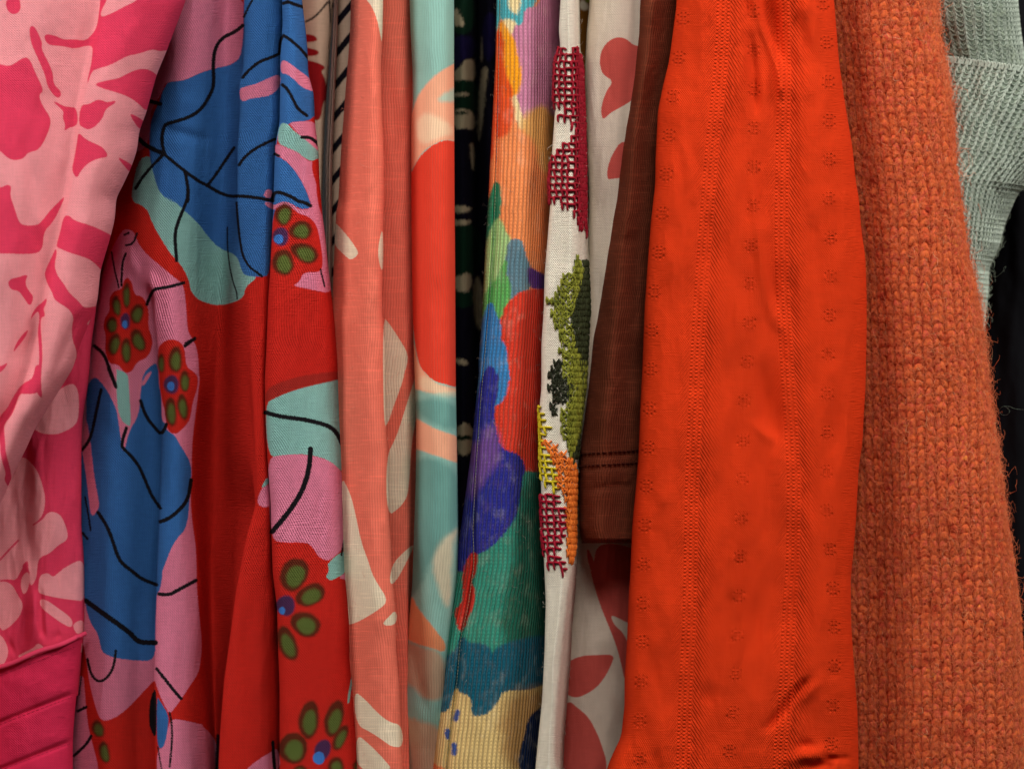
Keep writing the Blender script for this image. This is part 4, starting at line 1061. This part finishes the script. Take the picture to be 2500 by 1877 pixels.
UU = (UU + rs.normal(0, 1.2, UU.shape) + 8 * vnoise(YY / 120, UU / 60, 5)).ravel()
YY = (YY + rs.normal(0, 1.1, YY.shape) + 16 * vnoise(UU.reshape(YY.shape) / 150, YY / 260, 6)).ravel()
tt = np.linspace(0, 1, 6)
Ps, Rs = [], []
for sgn in (-1, 1):
    n_ = len(UU)
    topx, botx = sgn * (.40 + rs.normal(0, .03, (n_, 1))) * WW, sgn * (.12 + rs.normal(0, .03, (n_, 1))) * WW
    bow = sgn * .10 * WW * np.sin(tt * math.pi)[None]
    u_ = UU[:, None] + topx + (botx - topx) * tt + bow
    y_ = YY[:, None] + (-.72 + 1.5 * tt)[None] * HH
    lf = (-.9 + 2.9 * np.sin(tt * math.pi) ** .8 - 1.2 * tt)[None] + rs.normal(0, .6, (n_, 1))
    Ps.append(s12.at(u_, y_, lf * S))
    Rs.append(np.array([.5, .85, 1.0, 1.0, .85, .5])[None] * (7.2 * S) * rs.uniform(.72, 1.2, (n_, 1)) * rs.uniform(.88, 1.12, (n_, 6)))
m_sw = yarn('heather_wool', [(172, 58, 40), (204, 88, 52), (212, 104, 54), (198, 80, 62), (220, 126, 58)], 150, .95, .5, .42)
tube_part('knit_stitches', sw, np.concatenate(Ps), np.concatenate(Rs), m_sw, 6, kind='stuff')
m_fz = yarn('wool_fuzz', [(198, 82, 52), (224, 122, 80), (216, 106, 70)], 150, .9, .5)
fibres('wool_fuzz', sw, s12, 38000, m_fz, 30, s12.w + 40, length=19, rad=.52, out=.8, seed=4, curl=1.0, K=6, lift0=3.5)
m_fz2 = yarn('pale_fuzz', [(214, 160, 110), (226, 190, 150)], 300, .8, .6)
fibres('pale_wool_hairs', sw, s12, 1500, m_fz2, 60, s12.w + 40, length=17, rad=.36, out=.6, seed=5, curl=.9, lift0=5.0)
# hairs along the right edge standing out against the dark
rr = np.random.default_rng(9)
ne = 2200
ye = rr.uniform(-20, 1900, ne)
uE = np.array([s12.arc[min(np.searchsorted(s12.ys, q), len(s12.ys) - 1), -7] for q in ye])
K = 9
ue, yv = np.zeros((ne, K)), np.zeros((ne, K))
ed = s12.at(uE, ye, 0)
an = rr.normal(0, .9, ne)
st_ = rr.lognormal(0, .42, ne) * 1.6
P_ = np.zeros((ne, K, 3))
P_[:, 0] = ed
cv_ = rr.normal(0, .55, ne)
for k in range(1, K):
    an = an + cv_ + rr.normal(0, .3, ne)
    P_[:, k] = P_[:, k - 1] + np.stack([np.cos(an) * st_, rr.normal(0, .4, ne) * st_, np.sin(an) * st_], -1) * S
tube_part('edge_hairs', sw, P_, np.full((ne, K), .30 * S), m_fz, 3, kind='stuff')

# ------------------------------------------------------------------ 13 sage ribbed knit
mi = thing('sage_cardigan', 'pale sage green ribbed knit with a turned back cuff behind the orange sweater', 'cardigan', 2400)
m_mg = yarn('sage_ground', [(108, 122, 110), (130, 144, 130)], 400, .95, .3)  # darker than the yarn: shade in the knit gaps put into the ground colour
m_my = yarn('sage_yarn', [(168, 182, 170), (194, 206, 194), (180, 194, 182)], 300, .9, .4, .2)
LU = line("Z 2215,-330 Z 2240,0 Z 2262,200")
RU = line("Z 2470,-330 U 1600,0 1625,250 1655,450 1690,600")
su = cloth('upper_rib', mi, [(LU, .056), (mixl(LU, RU, .25), [(0, .040), (100, .044), (180, .048)]), (mixl(LU, RU, .5), [(0, .034), (100, .038), (180, .043)]), (mixl(LU, RU, .8), [(0, .040), (100, .044), (180, .050)]), (mixl(LU, RU, .95), .056), (RU, .068)], m_mg, y0=-330, y1=182, step=4, crumple=(1.5, 60, 120), seed=131, left=[(0, .02)], right=[(-6, .02), (-14, .05)])
LL = line("Z 2310,130 Z 2240,290 Z 2215,450 Z 2250,640 Z 2330,860")
RL = line("Z 2700,130 Z 2640,250 Z 2570,350 Z 2510,425 V 1600,0 1540,150 1500,250 1450,450 1390,580 1368,640 1360,850 1340,1000 1330,1150 1300,1250 1250,1400", 10)
sl_ = cloth('turned_cuff', mi, [(LL, .044), (mixl(LL, RL, .22), .030), (mixl(LL, RL, .45), .022), (mixl(LL, RL, .72), .026), (mixl(LL, RL, .92), .038), (RL, .054)], m_mg, y0=140, y1=880, step=4, crumple=(1.6, 60, 120), seed=132,
            left=[(0, .02)], right=[(-6, .015), (-14, .04)], shear=.13, xref=2300)


def rib(name, s, ncol, y0, y1, rung, rail=1.8, rr_=1.15, seed=1):
    r = np.random.default_rng(seed)
    ys = np.arange(y0, y1, rung)
    am = np.interp(ys, s.ys, s.arc[:, -7])
    Ps, Rs = [], []
    for c in range(ncol):
        w = am / ncol
        u0 = c * w + r.normal(0, .5, len(ys))
        t5 = np.linspace(0, 1, 7)
        hgt = (1.0 if c % 2 == 0 else .7)
        ub = u0[:, None] + w[:, None] * (.08 + .78 * t5)[None]
        yb = ys[:, None] + rung * (1.05 * np.sin(t5 * math.pi) ** .7)[None] * .8 + r.normal(0, .5, (len(ys), 1))
        lb = (1.2 + 2.2 * np.abs(np.cos(t5 * math.pi)))[None] * np.ones((len(ys), 1)) * hgt
        Ps.append(s.at(ub, yb, lb * S))
        Rs.append(np.full((len(ys), 7), rr_ * S) * r.uniform(.8, 1.2, (len(ys), 1)))
        for e in (.04, .90):                           # the two yarn rails of the column
            k7 = np.linspace(-.15, 1.15, 7)
            ur = (u0 + w * e)[:, None] + (w * .05)[:, None] * np.sin(k7 * math.pi * 2)[None]
            yr = ys[:, None] + rung * k7[None]
            Ps.append(s.at(ur, yr, (3.0 * hgt + .9 * np.sin(k7 * math.pi))[None] * np.ones((len(ys), 1)) * S))
            Rs.append(np.full((len(ys), 7), rail * .75 * S))
    return tube_part(name, mi, np.concatenate(Ps), np.concatenate(Rs), m_my, 5, kind='stuff')


rib('rib_stitches', su, 18, -60, 176, 11.5, rail=1.5, rr_=1.05, seed=2)
rib('cuff_stitches', sl_, 28, 142, 870, 11.5, rail=1.5, rr_=1.05, seed=3)
m_mf = yarn('sage_fuzz', [(190, 206, 184), (206, 218, 196)], 300)
# looped rim of the turned cuff
nr_ = 34
ur = np.linspace(8, 330, nr_)[:, None] + np.array([-3.5, -3.2, -1.5, 1.5, 3.2, 3.5])[None]
yr = np.full((nr_, 1), 143.0) + np.array([9, 0, -6, -6, 0, 9])[None]
tube_part('cuff_rim', mi, sl_.at(ur, np.maximum(yr, 140.5), np.array([3, 4.5, 5, 5, 4.5, 3])[None] * S * np.ones((nr_, 1))) + np.stack([0 * ur, 0 * ur, np.maximum(140.5 - yr, 0) * S], -1), np.full((nr_, 6), 1.7 * S), m_my, 5, kind='stuff')
for spec_ in ("V 1385,590 1430,640 1410,690 1440,720 1400,740 1430,760 1500,700 1520,660 1490,680 1500,710", "V 1370,760 1385,790 1370,820 1395,860", "W 1661,330 1600,330 1530,300 1470,310 1460,350 1490,380 1540,370 1545,330 1510,310"):
    q_ = chaikin(pts(spec_), False, 2)
    P3 = world(q_[:, 0], q_[:, 1], .03 + .004 * np.sin(np.arange(len(q_)) * .4))[None]
    tube_part('loose_thread', mi, P3, np.full((1, len(q_)), .28 * S), m_mg, 4)
fibres('sage_fuzz', mi, sl_, 2600, m_mf, 20, 420, 140, 860, length=14, rad=.34, out=.7, seed=6, curl=.8)
fibres('cuff_fuzz', mi, su, 1200, m_mf, 20, 280, -20, 176, length=13, rad=.34, out=.7, seed=7, curl=.8)

# ------------------------------------------------------------------ 14 black garment at the right edge
bl = thing('black_coat', 'plain black garment filling the dark right edge behind the sweater', 'coat', 2480)
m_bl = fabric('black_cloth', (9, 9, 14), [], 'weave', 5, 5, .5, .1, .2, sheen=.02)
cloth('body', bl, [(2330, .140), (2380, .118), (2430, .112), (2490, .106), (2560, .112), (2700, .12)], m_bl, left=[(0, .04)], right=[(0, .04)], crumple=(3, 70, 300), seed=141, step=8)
for s_, p_, c_, w_, seed_ in ((s4, coral, (226, 150, 130), None, 21), (s7, wc, (150, 140, 130), None, 22), (s8, emb, (222, 214, 196), None, 23)):
    fibres('lint', p_, s_, 380, yarn('lint_fibre', [c_, c_], 100), -4, s_.w + 4, length=9, rad=.3, out=.9, seed=seed_, curl=.7)
